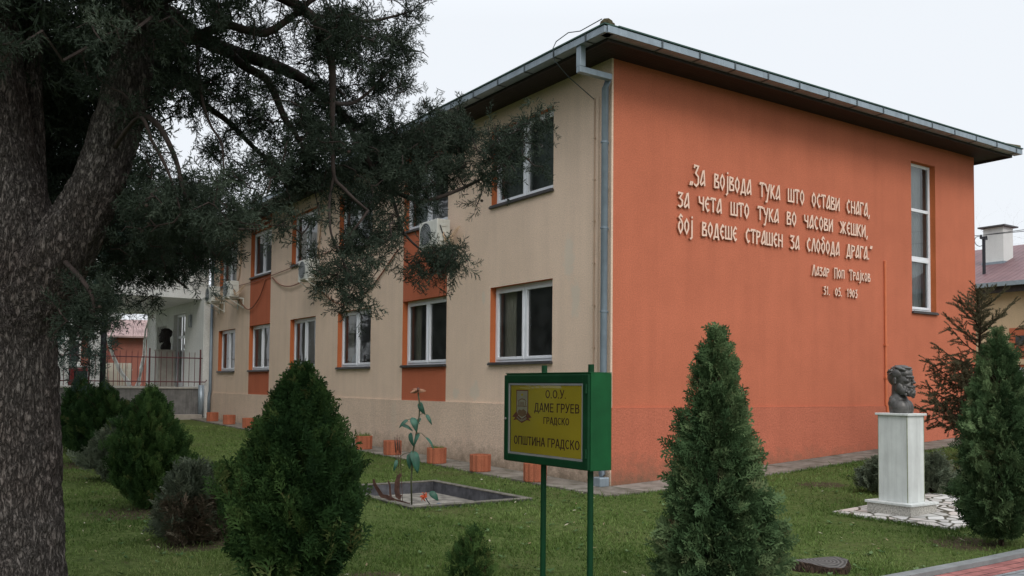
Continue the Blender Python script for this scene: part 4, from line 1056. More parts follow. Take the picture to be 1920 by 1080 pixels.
mb.box(-.28, .2, 6.1, 8.0, 0, 2.3); mb.box(-.28, .2, 6.1, 8.0, 4.2, zc - .002); mb.box(.1, .2, 6.1, 8.0, 2.3, 4.2); mb.box(-.28, .2, 8.0, 8.3, 0, zc - .002)
mb.build('door_wall', M['porch'], pr)
dr = MB(); q0, q1 = -.14, -.08
dr.box(q0, q1, 3.06, 3.16, zf, 4.54); dr.box(q0, q1, 4.84, 4.94, zf, 4.54); dr.box(q0, q1, 3.96, 4.06, zf, 4.54)
for y0_, y1_ in ((3.16, 3.96), (4.06, 4.84)): dr.box(q0, q1, y0_, y1_, 3.55, 3.65); dr.box(q0, q1, y0_, y1_, zf, 1.75); dr.box(q0, q1, y0_, y1_, 4.45, 4.54)
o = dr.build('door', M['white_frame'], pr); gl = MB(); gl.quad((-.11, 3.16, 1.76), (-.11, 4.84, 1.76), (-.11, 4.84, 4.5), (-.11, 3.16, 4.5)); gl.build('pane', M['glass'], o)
dk = MB(); dk.quad((.5, 2.9, zf), (.5, 5.1, zf), (.5, 5.1, 4.6), (.5, 2.9, 4.6)); dk.quad((-.05, 5.1, zf), (-.05, 5.1, 4.6), (.5, 5.1, 4.6), (.5, 5.1, zf)); dk.build('hall_wall', M['room'], pr)
for (t, s, w_) in ((-3.95, 1.15, .36), (-5.0, 1.15, .36), (-.12, 9.55, .42), (-4.8, 9.55, .36)):
    mb = MB(); mb.box(t - w_ / 2, t + w_ / 2, s - w_ / 2, s + w_ / 2, zf + .002, zc - .002); mb.build('column', M['porch'], pr)
for (t, s) in ((-1.6, 3.2), (-2.6, 6.2)):
    mb = MB(); mb.box(t - .08, t + .08, s - .65, s + .65, zc - .10, zc - .005); mb.build('ceiling_lamp', M['porch'], pr, bevel=.02)
mb = MB(); mb.box(-.36, -.285, 2.0, 2.28, 3.9, 4.4); mb.build('meter_box', M['ac_grey'], pr)
mb = MB(); mb.box(-2.6, -1.6, .735, .748, 5.9, 7.3); mb.build('upper_window', M['ac_dark'], pr)
mb = MB(); mb.tube([(-3.88, -.2, 0), (-3.88, -.2, 6.5)], .10, 12); o = mb.build('steel_post', M['pipe_k'], loc=W(0, LS, .3), rz=YAW, smooth=True); tag(o, 'dark round steel post standing in front of the porch railing', 'post')
mb = MB(); mb.tube([(-.36, .12, .4), (-.36, .12, 1.6)], .11, 12); mb.build('standpipe', M['zinc'], pr, smooth=True)
mb = MB(); mb.box(-2.2, -.4, -.25, .3, .2, .50); mb.build('step', M['conc'], pr, bevel=.01)
fe = thing('porch_railing', 'dark red iron railing with pointed bars in front of the porch terrace', 'railing', W(0, LS, 0), YAW)
mb = MB(); mb.tube([(-6.2, .18, 2.62), (-.32, .18, 2.62)], .022, 6); mb.tube([(-6.2, .18, 1.72), (-.2, .18, 1.72), (-.15, .18, 1.80)], .022, 6); mb.build('rail', M['redpaint'], fe)
for k in range(29):
    t = -6.1 + k * .2035
    if k in (0, 9, 19, 28): mb = MB(); mb.tube([(t, .18, .45), (t, .18, 2.95)], .03, 6); mb.build('post', M['redpaint'], fe)
    else: mb = MB(); mb.tube([(t, .18, 1.55), (t, .18, 2.80), (t, .18, 2.86)], [.012, .012, .003], 5); mb.build('bar', M['redpaint'], fe)
pb = W(-.62, LS + 4.9, zf)
mb = MB(); mb.box(-.33, .33, -.33, .33, .002, 1.50); mb.box(-.36, .36, -.36, .36, 1.502, 1.55); o = mb.build('pedestal', M['porch_floor'], loc=pb, rz=YAW, bevel=.006); tag(o, 'plain beige stone pedestal inside the porch', 'pedestal')
b2 = bm_.copy(); b2.materials.clear(); b2.materials.append(noisy('dark_bust', (.018, .014, .013), .6, .2, 8))
bo2 = bpy.data.objects.new('bust', b2); COL.objects.link(bo2); bo2.location = pb + np.array([0, 0, 1.552]); bo2.rotation_euler.z = YAW + R(150); bo2.scale = (1.45,) * 3
tag(bo2, 'dark bust on the beige pedestal inside the porch', 'bust')

# ------------------------------------------------------------------ things seen through and beyond the porch
M['brick_far'] = paver_mat('far_red_brick', (.27, .10, .075), (.20, .075, .06), .25, .08)
M['redwall'] = plaster('far_red_render', (.27, .105, .08), 1.5, .12)
M['tin'] = noisy('rusty_tin_roof', (.30, .21, .20), .8, .3, 1.2)
M['cream'] = noisy('cream_gate_paint', (.50, .46, .38), .6, .1, 4)
def tf(px, py, Y): p = at(px, py, Y); return p
hb = tf(262, 700, 56); hb[2] = .6
br = thing('brick_outbuilding', 'low red brick outbuilding with a pinkish tin roof seen through the porch', 'building', hb, R(14))
mb = MB(); mb.box(-3.4, 3.6, 0, 5, -.8, 3.9); mb.build('wall', M['redwall'], br)
mb = MB(); mb.box(-3.39, -1.3, -.03, -.004, -.8, 3.88); mb.build('brick_panel', M['brick_far'], br)
mb = MB(); mb.add([(-3.8, -.6, 3.85), (4, -.6, 3.85), (4, 3.2, 5.1), (-3.8, 3.2, 5.1), (-3.8, -.6, 3.95), (4, -.6, 3.95), (4, 3.2, 5.2), (-3.8, 3.2, 5.2)], [(0, 3, 2, 1), (4, 5, 6, 7), (0, 1, 5, 4), (1, 2, 6, 5), (2, 3, 7, 6), (3, 0, 4, 7)]); mb.build('roof', M['tin'], br)
gp = tf(216, 715, 47); gp[2] = .5
mb = MB()
for k in range(7): mb.box(-.75 + k * .22, -.75 + k * .22 + .19, 0, .04, 0, 2.2)
mb.box(-.8, .8, .041, .08, .3, .4); mb.box(-.8, .8, .041, .08, 1.8, 1.9)
o = mb.build('gate', M['cream'], loc=gp, rz=R(14)); tag(o, 'cream boarded gate beyond the porch, left of the birch', 'gate')
hb = tf(150, 700, 62); hb[2] = .6
br = thing('white_house', 'pale far house with a brown chimney pier, left of the porch columns', 'house', hb, R(20))
mb = MB(); mb.box(-4, 2.2, 0, 5, -.8, 6.5); mb.build('wall', M['porch'], br); mb = MB(); mb.box(-4.4, 2.6, -.4, 5.4, 6.502, 6.8); mb.build('roof', M['tin'], br)
mb = MB(); mb.box(.2, 1.0, -.4, -.004, -.8, 5.6); mb.build('pier', M['redwall'], br)
for x in (-2.5, -1): mb = MB(); mb.box(x, x + .9, -.03, -.004, 2.5, 3.9); mb.build('window', M['ac_dark'], br)

def vehicle(name, label, cat, loc, rz, L, Wd, prof, belt, wins, paint, wr=.31, wx=(.19, .80)):
    r = thing(name, label, cat, loc, rz)
    def ext(pr_, y0, y1, nm, mat, bv, inset=0):
        mb = MB(); n = len(pr_); vs = [(x * L, y0, z) for x, z in pr_] + [(x * L, y1, z) for x, z in pr_]
        mb.add(vs, [tuple(range(n - 1, -1, -1)), tuple(range(n, 2 * n))] + [(i, (i + 1) % n, n + (i + 1) % n, n + i) for i in range(n)])
        return mb.build(nm, mat, r, bevel=bv)
    ext(prof, -Wd / 2, Wd / 2, 'body', paint, .06)
    for w_ in wins:
        for y0, y1 in ((-Wd / 2 - .004, -Wd / 2 + .02), (Wd / 2 - .02, Wd / 2 + .004)): ext(w_, y0, y1, 'window', M['car_glass'], 0)
    for x in wx:
        for y in (-1, 1):
            mb = MB(); ring = [(wr * .55, -.09), (wr * .95, -.10), (wr, -.06), (wr, .06), (wr * .95, .10), (wr * .55, .09)]
            mb.lathe(ring, 20); o = mb.build('wheel', M['tyre'], r, loc=(x * L, y * (Wd / 2 - .08), wr), smooth=True); o.rotation_euler = (R(90), 0, 0)
            mb = MB(); mb.lathe([(.0, -.07), (wr * .56, -.075), (wr * .56, .075), (0, .07)], 16); mb.build('rim', M['trim'], o)
    for y in (-1, 1):
        mb = MB(); mb.box(-.012 + .01 * L, .01 + .012 * L, y * Wd * .36 - .15, y * Wd * .36 + .15, .62, .78); mb.build('headlight', M['white_frame'], r, bevel=.02)
        mb = MB(); mb.box(.985 * L, .998 * L + .01, y * Wd * .40 - .1, y * Wd * .40 + .1, .66, .86); mb.build('tail_light', M['redpaint'], r, bevel=.02)
    return r
M['car_glass'] = newmat('car_glass', (.02, .022, .025), .08, 0, .6); M['tyre'] = newmat('tyre', (.018, .018, .018), .85)
M['car_red'] = newmat('car_red_paint', (.15, .018, .018), .3, 0, .5); M['car_grey'] = newmat('car_grey_paint', (.22, .24, .27), .3, .4, .5)
VAN = [(0, .28), (0, .8), (.06, 1.05), (.18, 1.15), (.27, 1.75), (.32, 1.85), (.99, 1.86), (1, 1.7), (1, .28)]
vp = tf(184, 728, 46); vp[2] = .55
van = vehicle('parked_van', 'red van with a white roof parked beyond the porch railing', 'van', vp + np.array([-4.0, -1.2, 0]), R(16), 4.2, 1.75, VAN, 0, [[(.23, 1.2), (.29, 1.68), (.48, 1.70), (.48, 1.2)], [(.52, 1.2), (.52, 1.70), (.72, 1.70), (.72, 1.2)], [(.76, 1.2), (.76, 1.70), (.95, 1.68), (.95, 1.2)]], M['car_red'])
mb = MB(); mb.box(1.2, 4.18, -.88, .88, 1.865, 1.95); mb.build('roof', M['porch'], van, bevel=.03)
CAR = [(0, .26), (0, .62), (.05, .78), (.27, .92), (.40, 1.38), (.48, 1.46), (.80, 1.44), (.95, 1.02), (1, .9), (1, .26)]
ct_, cs_ = 17.3, 3.0
vehicle('parked_car', 'grey hatchback parked at the far right edge beside the beige house', 'car', W(ct_, cs_ - 2.0, float(gz(ct_, cs_))), YAW + R(80), 4.0, 1.7, CAR, 0, [[(.31, .96), (.42, 1.34), (.60, 1.36), (.60, .96)], [(.63, .96), (.63, 1.36), (.80, 1.34), (.90, .98)]], M['car_grey'])

# beige house with the maroon sheet roof on the right
HT = 20.0
hg = float(gz(HT, 4))
ho = thing('beige_house', 'beige house with maroon sheet metal roof beyond the orange wall', 'house', W(HT, 0, hg), YAW)
M['beige2'] = plaster('pale_beige_render', (.64, .47, .30), 1.0, .06)
M['maroon_roof'] = None
m = newmat('maroon_sheet_roof', (.17, .085, .09), .55, .1, .4); q = N(m); wv = q.n('TexWave', wave_type='BANDS', bands_direction='Y', wave_profile='SIN'); wv.inputs['Scale'].default_value = 1.4
q.l(q.coord(), wv.inputs['Vector']); e = q.ramp(wv.outputs['Fac'], [(.7, (0, 0, 0)), (.9, (1, 1, 1))])
f = q.noise(q.coord(), 1.5, 5); q.l(q.ramp(f, [(.3, (.13, .065, .072)), (.7, (.21, .115, .118))]), q.b.inputs['Base Color']); q.l(q.bump(e, 1, .04), q.b.inputs['Normal'])
ez = 5.12 - hg
mb = MB(); mb.box(0, 9, -7, 16, -.6, ez); mb.build('wall', M['beige2'], ho)
mb = MB(); rz2 = ez + 1.95
mb.add([(-.45, -7.5, ez - .05), (4.8, -7.5, rz2), (4.8, 16.5, rz2), (-.45, 16.5, ez - .05), (-.45, -7.5, ez + .05), (4.8, -7.5, rz2 + .08), (4.8, 16.5, rz2 + .08), (-.45, 16.5, ez + .05), (9.5, -7.5, ez), (9.5, 16.5, ez)],
       [(0, 3, 2, 1), (4, 5, 6, 7), (0, 4, 7, 3), (5, 8, 9, 6), (0, 1, 5, 4), (3, 7, 6, 2)]); rfo = mb.build('roof', m, ho)
mb = MB(); mb.box(-.60, -.46, -7.5, 16.5, ez - .08, ez + .06)
mb.build('gutter', M['zinc'], ho)
mb = MB(); mb.box(-.44, -.40, -7.5, 16.5, ez - .28, ez - .06); mb.build('fascia', M['fascia'], ho)
ch = MB(); c0 = 5.0
ch.box(2.2, 2.85, c0, c0 + .72, ez + .5, ez + 2.35); cho = ch.build('chimney', M['porch'], rfo, bevel=.01)
mb = MB(); mb.box(2.05, 3.0, c0 - .12, c0 + .84, ez + 2.352, ez + 2.40); mb.build('chimney_cap', M['sill'], ho)
mb = MB(); mb.box(2.15, 2.9, c0 - .04, c0 + .76, ez + .5, ez + 1.12); mb.build('chimney_flashing', M['zinc'], ho)
mb = MB(); mb.box(-.05, -.002, 1.8, 3.7, 1.55, 2.55); mb.box(-.05, -.002, 1.8, 3.7, .75, 1.35); mb.build('shutter_panel', M['stripe'], ho)
mb = MB(); mb.box(-.06, -.052, 3.2, 3.5, 2.0, 2.3); mb.build('vent', M['ac_dark'], ho)
mb = MB(); mb.box(-.08, -.002, 1.7, 3.8, 1.36, 1.54); mb.build('ledge', M['beige2'], ho, bevel=.01)
mst = W(HT + .9, 5.0, hg + ez + .35)
mb = MB(); mb.tube([(0, 0, 0), (0, 0, 1.5)], .055, 8); mb.box(-.2, .2, -.03, .03, 1.40, 1.46)
for x in (-.17, .17): mb.lathe([(.03, 0), (.04, .03), (.025, .08), (0, .09)], 8, (x, 0, 1.461))
mo = mb.build('wire_mast', M['pipe_k'], loc=mst, rz=YAW); tag(mo, 'short black wire mast on the maroon roof, in front of the chimney', 'mast')
pts = [np.array([.28 * math.cos(a) - .3, 0, .28 * math.sin(a) * .6 + 1.3]) for a in np.linspace(0, 6.28, 14)]
mb = MB(); mb.tube(pts, .012, 5); mb.build('wire_loop', M['cable_k'], mo)
def wire(a, b, sag, label):
    a, b = np.array(a), np.array(b); P = [a + (b - a) * k / 14 + np.array([0, 0, -sag * 4 * (k / 14) * (1 - k / 14)]) - a for k in range(15)]
    mb = MB(); mb.tube(P, .012, 5); o = mb.build('overhead_wire', M['cable_k'], loc=a); tag(o, label, 'wire', 'overhead wires at the roof mast')
mt = mst + np.array([0, 0, 1.55])
wire(mt, W(HT + 4, -14, 8.6), .3, 'upper overhead wire running right from the roof mast')
wire(mt, W(HT + 3, -13, 7.7), .3, 'lower overhead wire running right from the roof mast')
wire(mt, W(LT + .1, 6, 6.4), .2, 'overhead wire running left from the roof mast to the school')
# ================================================================== vegetation
def nrm(a): return a / (np.linalg.norm(a, axis=-1, keepdims=True) + 1e-9)
def tri_list(): return []
def add_tri(T, p, d, L, w_, g, nrm_=None):
    d = d / np.linalg.norm(d)
    s = np.cross(d, g.normal(0, 1, 3) if nrm_ is None else nrm_); s /= np.linalg.norm(s) + 1e-9
    T.append((p - s * w_ / 2, p + s * w_ / 2, p + d * L))
def spray_cypress(seed):
    g = np.random.default_rng(seed); T = []
    ax = np.array([1.0, 0, 0]); p = np.zeros(3); d = ax.copy()
    bend = g.normal(0, .12, 3); pts = []
    for k in range(6):
        pts.append(p.copy()); add_tri(T, p, d, .26, .020, g); p = p + d * .19; d = nrm(d + bend * .25)
    for k in range(11):
        f = .10 + .9 * k / 10; i = min(int(f * 5), 4); q = pts[i] + (pts[i + 1] - pts[i]) * (f * 5 - i)
        az = k * 2.4 + g.normal(0, .5); rad = np.array([0, math.cos(az), math.sin(az)]); dd = nrm(ax * g.uniform(.6, .95) + rad * .75)
        L = (.42 - .22 * f) * g.uniform(.75, 1.2); add_tri(T, q, dd, L, .040, g)
        for j in range(5):
            h = .2 + .2 * j; r2 = nrm(g.normal(0, 1, 3)); d3 = nrm(dd * .9 + r2 * .75)
            add_tri(T, q + dd * L * h, d3, L * (.5 - .25 * h) + .05, .046, g)
    return np.array(T)
def spray_thuja(seed, w_=.080):
    g = np.random.default_rng(seed); T = []; n0 = np.array([0, 0, 1.0])
    def nn(): return nrm(n0 + g.normal(0, .35, 3))
    for k in range(5): add_tri(T, np.array([.19 * k, 0, .01 * k * k]), np.array([1.0, 0, .06]), .27, w_ * .8, g, nn())
    for k in range(10):
        f = .06 + .86 * k / 9; sgn = 1 if k % 2 else -1; L = (.50 - .34 * f) * g.uniform(.75, 1.15)
        d = nrm(np.array([.75, sgn * .72, g.normal(0, .12)])); q = np.array([f, 0, .2 * f * f]); add_tri(T, q, d, L, w_, g, nn())
        for j in range(4):
            h = .25 + .2 * j; s2 = 1 if j % 2 else -1; d2 = nrm(np.array([d[0] * .8 - d[1] * .6 * s2, d[1] * .8 + d[0] * .6 * s2, g.normal(0, .15)]))
            add_tri(T, q + d * L * h, d2, L * .42 + .03, w_ * .95, g, nn())
    return np.array(T)
def spray_brush(seed):
    g = np.random.default_rng(seed); T = []
    for k in range(4): add_tri(T, np.array([.25 * k, 0, -.02 * k * k]), np.array([1, 0, -.04 * k]), .3, .03, g)
    for k in range(64):
        f = g.uniform(0, 1); az = g.uniform(0, 6.28); d = nrm(np.array([.8, math.cos(az) * .75, math.sin(az) * .75]))
        add_tri(T, np.array([f, 0, -.16 * f * f]), d, .19, .055, g)
    return np.array(T)
TC = [spray_cypress(i) for i in range(8)]; TT = [spray_thuja(20 + i) for i in range(8)]; TB = [spray_brush(40 + i) for i in range(5)]
TTF = [t[:: 1] for t in [spray_thuja(60 + i, .09) for i in range(4)]]
def instance(temps, P, D, Nn, Sc, tint):
    g = np.random.default_rng(len(P)); D = nrm(D); Y = nrm(np.cross(Nn, D)); Z = np.cross(D, Y)
    pick = g.integers(0, len(temps), len(P)); Vs = []; Ts = []
    for k, t in enumerate(temps):
        i = np.where(pick == k)[0]
        if not len(i): continue
        tv = t.reshape(-1, 3)
        R_ = np.stack([D[i], Y[i], Z[i]], 2)
        v = np.einsum('nij,mj->nmi', R_, tv) * Sc[i][:, None, None] + P[i][:, None, :]
        Vs.append(v.reshape(-1, 3)); Ts.append((tint[i][:, None] + g.normal(0, .05, (len(i), len(tv)))).reshape(-1))
    V = np.concatenate(Vs); return V, np.arange(len(V)).reshape(-1, 3), np.concatenate(Ts)

class Grower:
    def __init__(s): s.P = np.zeros((0, 3)); s.tubes = []
    def limb(s, pts, radii, sub=5):
        P = [np.array(p, float) for p in pts]; out = []; rr = []; n = len(P)
        for i in range(n - 1):
            a, b, c, d = P[max(i - 1, 0)], P[i], P[i + 1], P[min(i + 2, n - 1)]
            for k in range(sub):
                t = k / sub; out.append(.5 * ((2 * b) + (-a + c) * t + (2 * a - 5 * b + 4 * c - d) * t * t + (-a + 3 * b - 3 * c + d) * t ** 3)); rr.append(radii[i] + (radii[i + 1] - radii[i]) * t)
        out.append(P[-1]); rr.append(radii[-1]); s.tubes.append((out, rr)); s.P = np.concatenate([s.P, np.array(out)]); return out
    def reach(s, anchors, r0=.007, g=rng, sag=.04):
        # each anchor joins the nearest point grown so far: twigs fork off twigs
        order = np.argsort(((anchors[:, None, :] - s.P[None, ::3, :]) ** 2).sum(-1).min(1)) if len(anchors) * len(s.P) < 4e7 else np.arange(len(anchors))
        nodes = np.zeros((len(s.P) + len(anchors) * 3, 3)); m = len(s.P); nodes[:m] = s.P; dirs = np.zeros((len(anchors), 3)); tw = []
        for i in order:
            a = anchors[i]; d2 = ((nodes[:m] - a) ** 2).sum(1); j = int(d2.argmin()); b = nodes[j]; L = math.sqrt(d2[j])
            o = g.normal(0, .09 * L, 3); o2 = g.normal(0, .07 * L, 3); up = np.array([0, 0, sag * L])
            q1 = b + (a - b) * .36 + o + up; q2 = b + (a - b) * .7 + o2 + up
            tw.append(([b, q1, q2, a], L)); nodes[m:m + 3] = (q1, q2, a); m += 3; dirs[i] = a - q2 if L > .02 else g.normal(0, 1, 3)
        s.P = nodes[:m]; s.tw = tw; return nrm(dirs)

def ellipse_anchor(g, cl, q=1.0):
    out = []; w_ = []
    for (px, py, rx, ry, Y, n, spread) in cl:
        k = 0; n = int(n * q); c_ = np.zeros(3)
        while k < n:
            x, y = g.uniform(-1, 1), g.uniform(-1, 1)
            if x * x + y * y > 1: continue
            if k % 6 == 0: c_ = at(px + x * rx, py + y * ry, Y + g.normal(0, spread))     # tufts: a few shoots round one spot
            out.append(c_ + g.normal(0, .016 * Y, 3) * (1, 1, .8)); k += 1
    return np.array(out)

# ------------------------------------------------------------------ the big cypress in front, on the left
def big_cypress():
    g = np.random.default_rng(21)
    base = np.array([-3.62, 6.2, 0.0])
    root = thing('cypress_tree', 'big old cypress in the foreground with a furrowed forked trunk and drooping feathery branches', 'tree', base)
    gr = Grower(); A = lambda x, y, Y: at(x, y, Y)
    b = base
    from mathutils import noise as mn
    def wob(pts, r, n, mb, amp=.05, seed=0, sub=22):
        pts = [np.array(p) - base for p in pts]; q = np.random.default_rng(seed); ph = q.uniform(0, 6.28, 8)
        P = []; Rr = []
        for i in range(len(pts) - 1):
            for k in range(sub):
                t = k / sub; a_, b_, c_, d_ = pts[max(i - 1, 0)], pts[i], pts[i + 1], pts[min(i + 2, len(pts) - 1)]
                P.append(.5 * ((2 * b_) + (-a_ + c_) * t + (2 * a_ - 5 * b_ + 4 * c_ - d_) * t * t + (-a_ + 3 * b_ - 3 * c_ + d_) * t ** 3)); Rr.append(r[i] + (r[i + 1] - r[i]) * t)
        P.append(pts[-1]); Rr.append(r[-1]); o = len(mb.v); vs = []
        for i, p in enumerate(P):
            d = nrm(P[min(i + 1, len(P) - 1)] - P[max(i - 1, 0)]); a_ = nrm(np.cross(d, [0.05, 1, 0.02])); b_ = np.cross(d, a_)
            for k in range(n):
                t = 2 * math.pi * k / n
                rr = Rr[i] * (1 + amp * (math.sin(3 * t + ph[0] + i * .018) + .7 * math.sin(5 * t + ph[1] - i * .025) + .5 * math.sin(9 * t + ph[2] + i * .045) + .45 * math.sin(2 * t + i * .11 + ph[3])))
                L_ = i * .032; q3 = Vector((math.cos(t) * Rr[i] * 26, math.sin(t) * Rr[i] * 26, p[2] * 6.5 + seed * 9)); nv = mn.noise(q3) ; nv2 = mn.noise(q3 * 2.3)
                rr += .020 * (.5 - min(1, abs(nv) * 2.6)) * (Rr[i] / .4) ** .5 + .008 * nv2
                vs.append(p + rr * (a_ * math.cos(t) + b_ * math.sin(t)))
        fs = [(i * n + k, i * n + (k + 1) % n, (i + 1) * n + (k + 1) % n, (i + 1) * n + k) for i in range(len(P) - 1) for k in range(n)]
        mb.add(vs, fs); return P
    mb = MB()
    wob([b + (0, 0, -.2), b + (0, 0, .25), b + (.02, 0, .9), b + (0, 0, 1.6), b + (-.02, 0, 2.15), A(20, 470, 6.2), A(5, 330, 6.2), A(-8, 200, 6.2), A(-25, 40, 6.2), A(-40, -200, 6.25)],
        [.66, .54, .475, .445, .45, .30, .235, .21, .19, .15], 110, mb, .030, 1)
    wob([A(30, 640, 6.2), A(62, 545, 6.17), A(112, 470, 6.15), A(157, 395, 6.15), A(192, 320, 6.15), A(220, 235, 6.15), A(240, 150, 6.15), A(256, 70, 6.2), A(270, -60, 6.2), A(285, -260, 6.2)],
        [.22, .25, .215, .175, .165, .155, .145, .125, .11, .07], 80, mb, .04, 2)
    wob([A(50, 560, 6.35), A(64, 470, 6.4), A(66, 330, 6.42), A(62, 180, 6.45), A(66, 40, 6.5), A(76, -200, 6.5)], [.13, .085, .075, .065, .055, .03], 30, mb, .04, 3)
    tr = mb.build('trunk', M['bark'], root, smooth=True)
    for (p, r) in (((-5, 330, 6.2), .01),): gr.P = np.concatenate([gr.P, np.array([A(-8, y, 6.2) for y in range(-200, 300, 20)]), np.array([A(220 + (235 - y) * .24, y, 6.15) for y in range(-250, 235, 15)])])
    LB = [
     ([(245, 120, 6.15), (300, 25, 6.3), (360, 63, 6.45), (426, 94, 6.6), (502, 118, 6.75), (565, 146, 6.9), (602, 178, 7.0), (643, 215, 7.1), (677, 242, 7.2), (720, 270, 7.3), (790, 300, 7.4)], [.075, .07, .06, .055, .048, .04, .034, .028, .022, .016, .010]),
     ([(426, 94, 6.6), (455, 122, 6.55), (502, 152, 6.5), (533, 220, 6.5), (554, 250, 6.5), (580, 300, 6.5)], [.035, .034, .03, .024, .018, .010]),
     ([(268, 10, 6.15), (340, -20, 6.2), (430, -35, 6.2), (520, -10, 6.2), (587, 33, 6.25), (600, 70, 6.25), (617, 101, 6.25), (623, 135, 6.25), (623, 190, 6.25), (623, 240, 6.25), (624, 300, 6.2), (628, 335, 6.2), (644, 353, 6.2), (664, 373, 6.2), (690, 395, 6.25)], [.06, .055, .05, .042, .036, .031, .029, .026, .021, .018, .015, .013, .013, .011, .008]),
     ([(626, 332, 6.2), (618, 375, 6.2), (621, 438, 6.15), (640, 480, 6.15), (652, 520, 6.15), (655, 556, 6.15)], [.010, .009, .008, .007, .006, .004]),
     ([(690, 395, 6.25), (672, 420, 6.2), (652, 445, 6.2), (636, 465, 6.2)], [.010, .009, .008, .006]),
     ([(300, 25, 6.3), (345, 70, 6.1), (388, 60, 6.0), (426, 47, 6.0), (464, 57, 6.0), (502, 60, 6.0), (549, 30, 6.0), (582, 2, 6.0), (640, -30, 6.0)], [.04, .035, .03, .03, .028, .026, .022, .018, .012]),
     ([(623, 190, 6.25), (640, 195, 6.4), (668, 190, 6.6), (700, 165, 6.7), (735, 130, 6.8), (770, 112, 6.9)], [.016, .015, .013, .010, .007, .004]),
     ([(587, 33, 6.25), (640, 30, 6.4), (690, 40, 6.5), (740, 30, 6.6), (775, 20, 6.6)], [.02, .017, .013, .009, .004]),
     ([(643, 215, 7.1), (690, 300, 7.0), (730, 350, 6.95), (780, 375, 6.95), (820, 371, 7.0), (886, 344, 7.1), (937, 313, 7.2), (975, 270, 7.25), (1005, 228, 7.3)], [.026, .023, .020, .018, .016, .012, .009, .006, .003]),
     ([(730, 350, 6.95), (745, 400, 6.8), (760, 440, 6.7), (800, 475, 6.7), (850, 495, 6.7), (872, 490, 6.7)], [.014, .012, .010, .008, .005, .003]),
     ([(790, 300, 7.4), (815, 250, 7.3), (803, 205, 7.3)], [.009, .006, .003]),
     ([(720, 270, 7.3), (780, 285, 7.3), (850, 270, 7.4), (880, 240, 7.5)], [.010, .009, .006, .003]),
     ([(225, 225, 6.15), (265, 215, 6.0), (300, 240, 5.9), (330, 300, 5.85), (350, 370, 5.8), (400, 420, 5.8), (460, 430, 5.8), (500, 425, 5.8)], [.026, .022, .019, .016, .013, .011, .008, .005]),
     ([(205, 290, 6.1), (260, 220, 5.8), (285, 265, 5.7), (305, 300, 5.7), (320, 335, 5.7), (340, 400, 5.7)], [.02, .012, .011, .010, .009, .006]),
     ([(370, 85, 6.4), (372, 130, 6.2), (380, 190, 6.1), (395, 235, 6.1), (415, 270, 6.1), (420, 330, 6.1)], [.012, .011, .010, .009, .007, .004]),
     ([(320, 35, 6.35), (340, 120, 6.6), (380, 190, 6.8), (430, 230, 6.9), (490, 290, 7.0), (540, 330, 7.0), (600, 350, 7.1)], [.035, .03, .025, .022, .018, .012, .006]),
     ([(110, 480, 6.1), (150, 520, 5.8), (172, 555, 5.7), (175, 590, 5.7), (165, 630, 5.7)], [.02, .016, .012, .009, .005]),
     ([(150, 400, 6.2), (190, 440, 6.8), (240, 470, 7.2), (300, 500, 7.4), (350, 540, 7.4)], [.03, .025, .02, .014, .008]),
     ([(-25, 60, 6.2), (-150, 20, 6.3), (-300, 60, 6.3), (-450, 200, 6.2)], [.09, .07, .05, .02]),
     ([(270, -60, 6.2), (380, -140, 6.1), (520, -180, 6.1), (680, -160, 6.1)], [.08, .06, .04, .015]),
     ([(270, -40, 6.2), (240, -200, 5.9), (200, -420, 5.6)], [.06, .05, .02]),
    ]
    for pts, rr in LB: gr.limb([A(*p) for p in pts], rr)
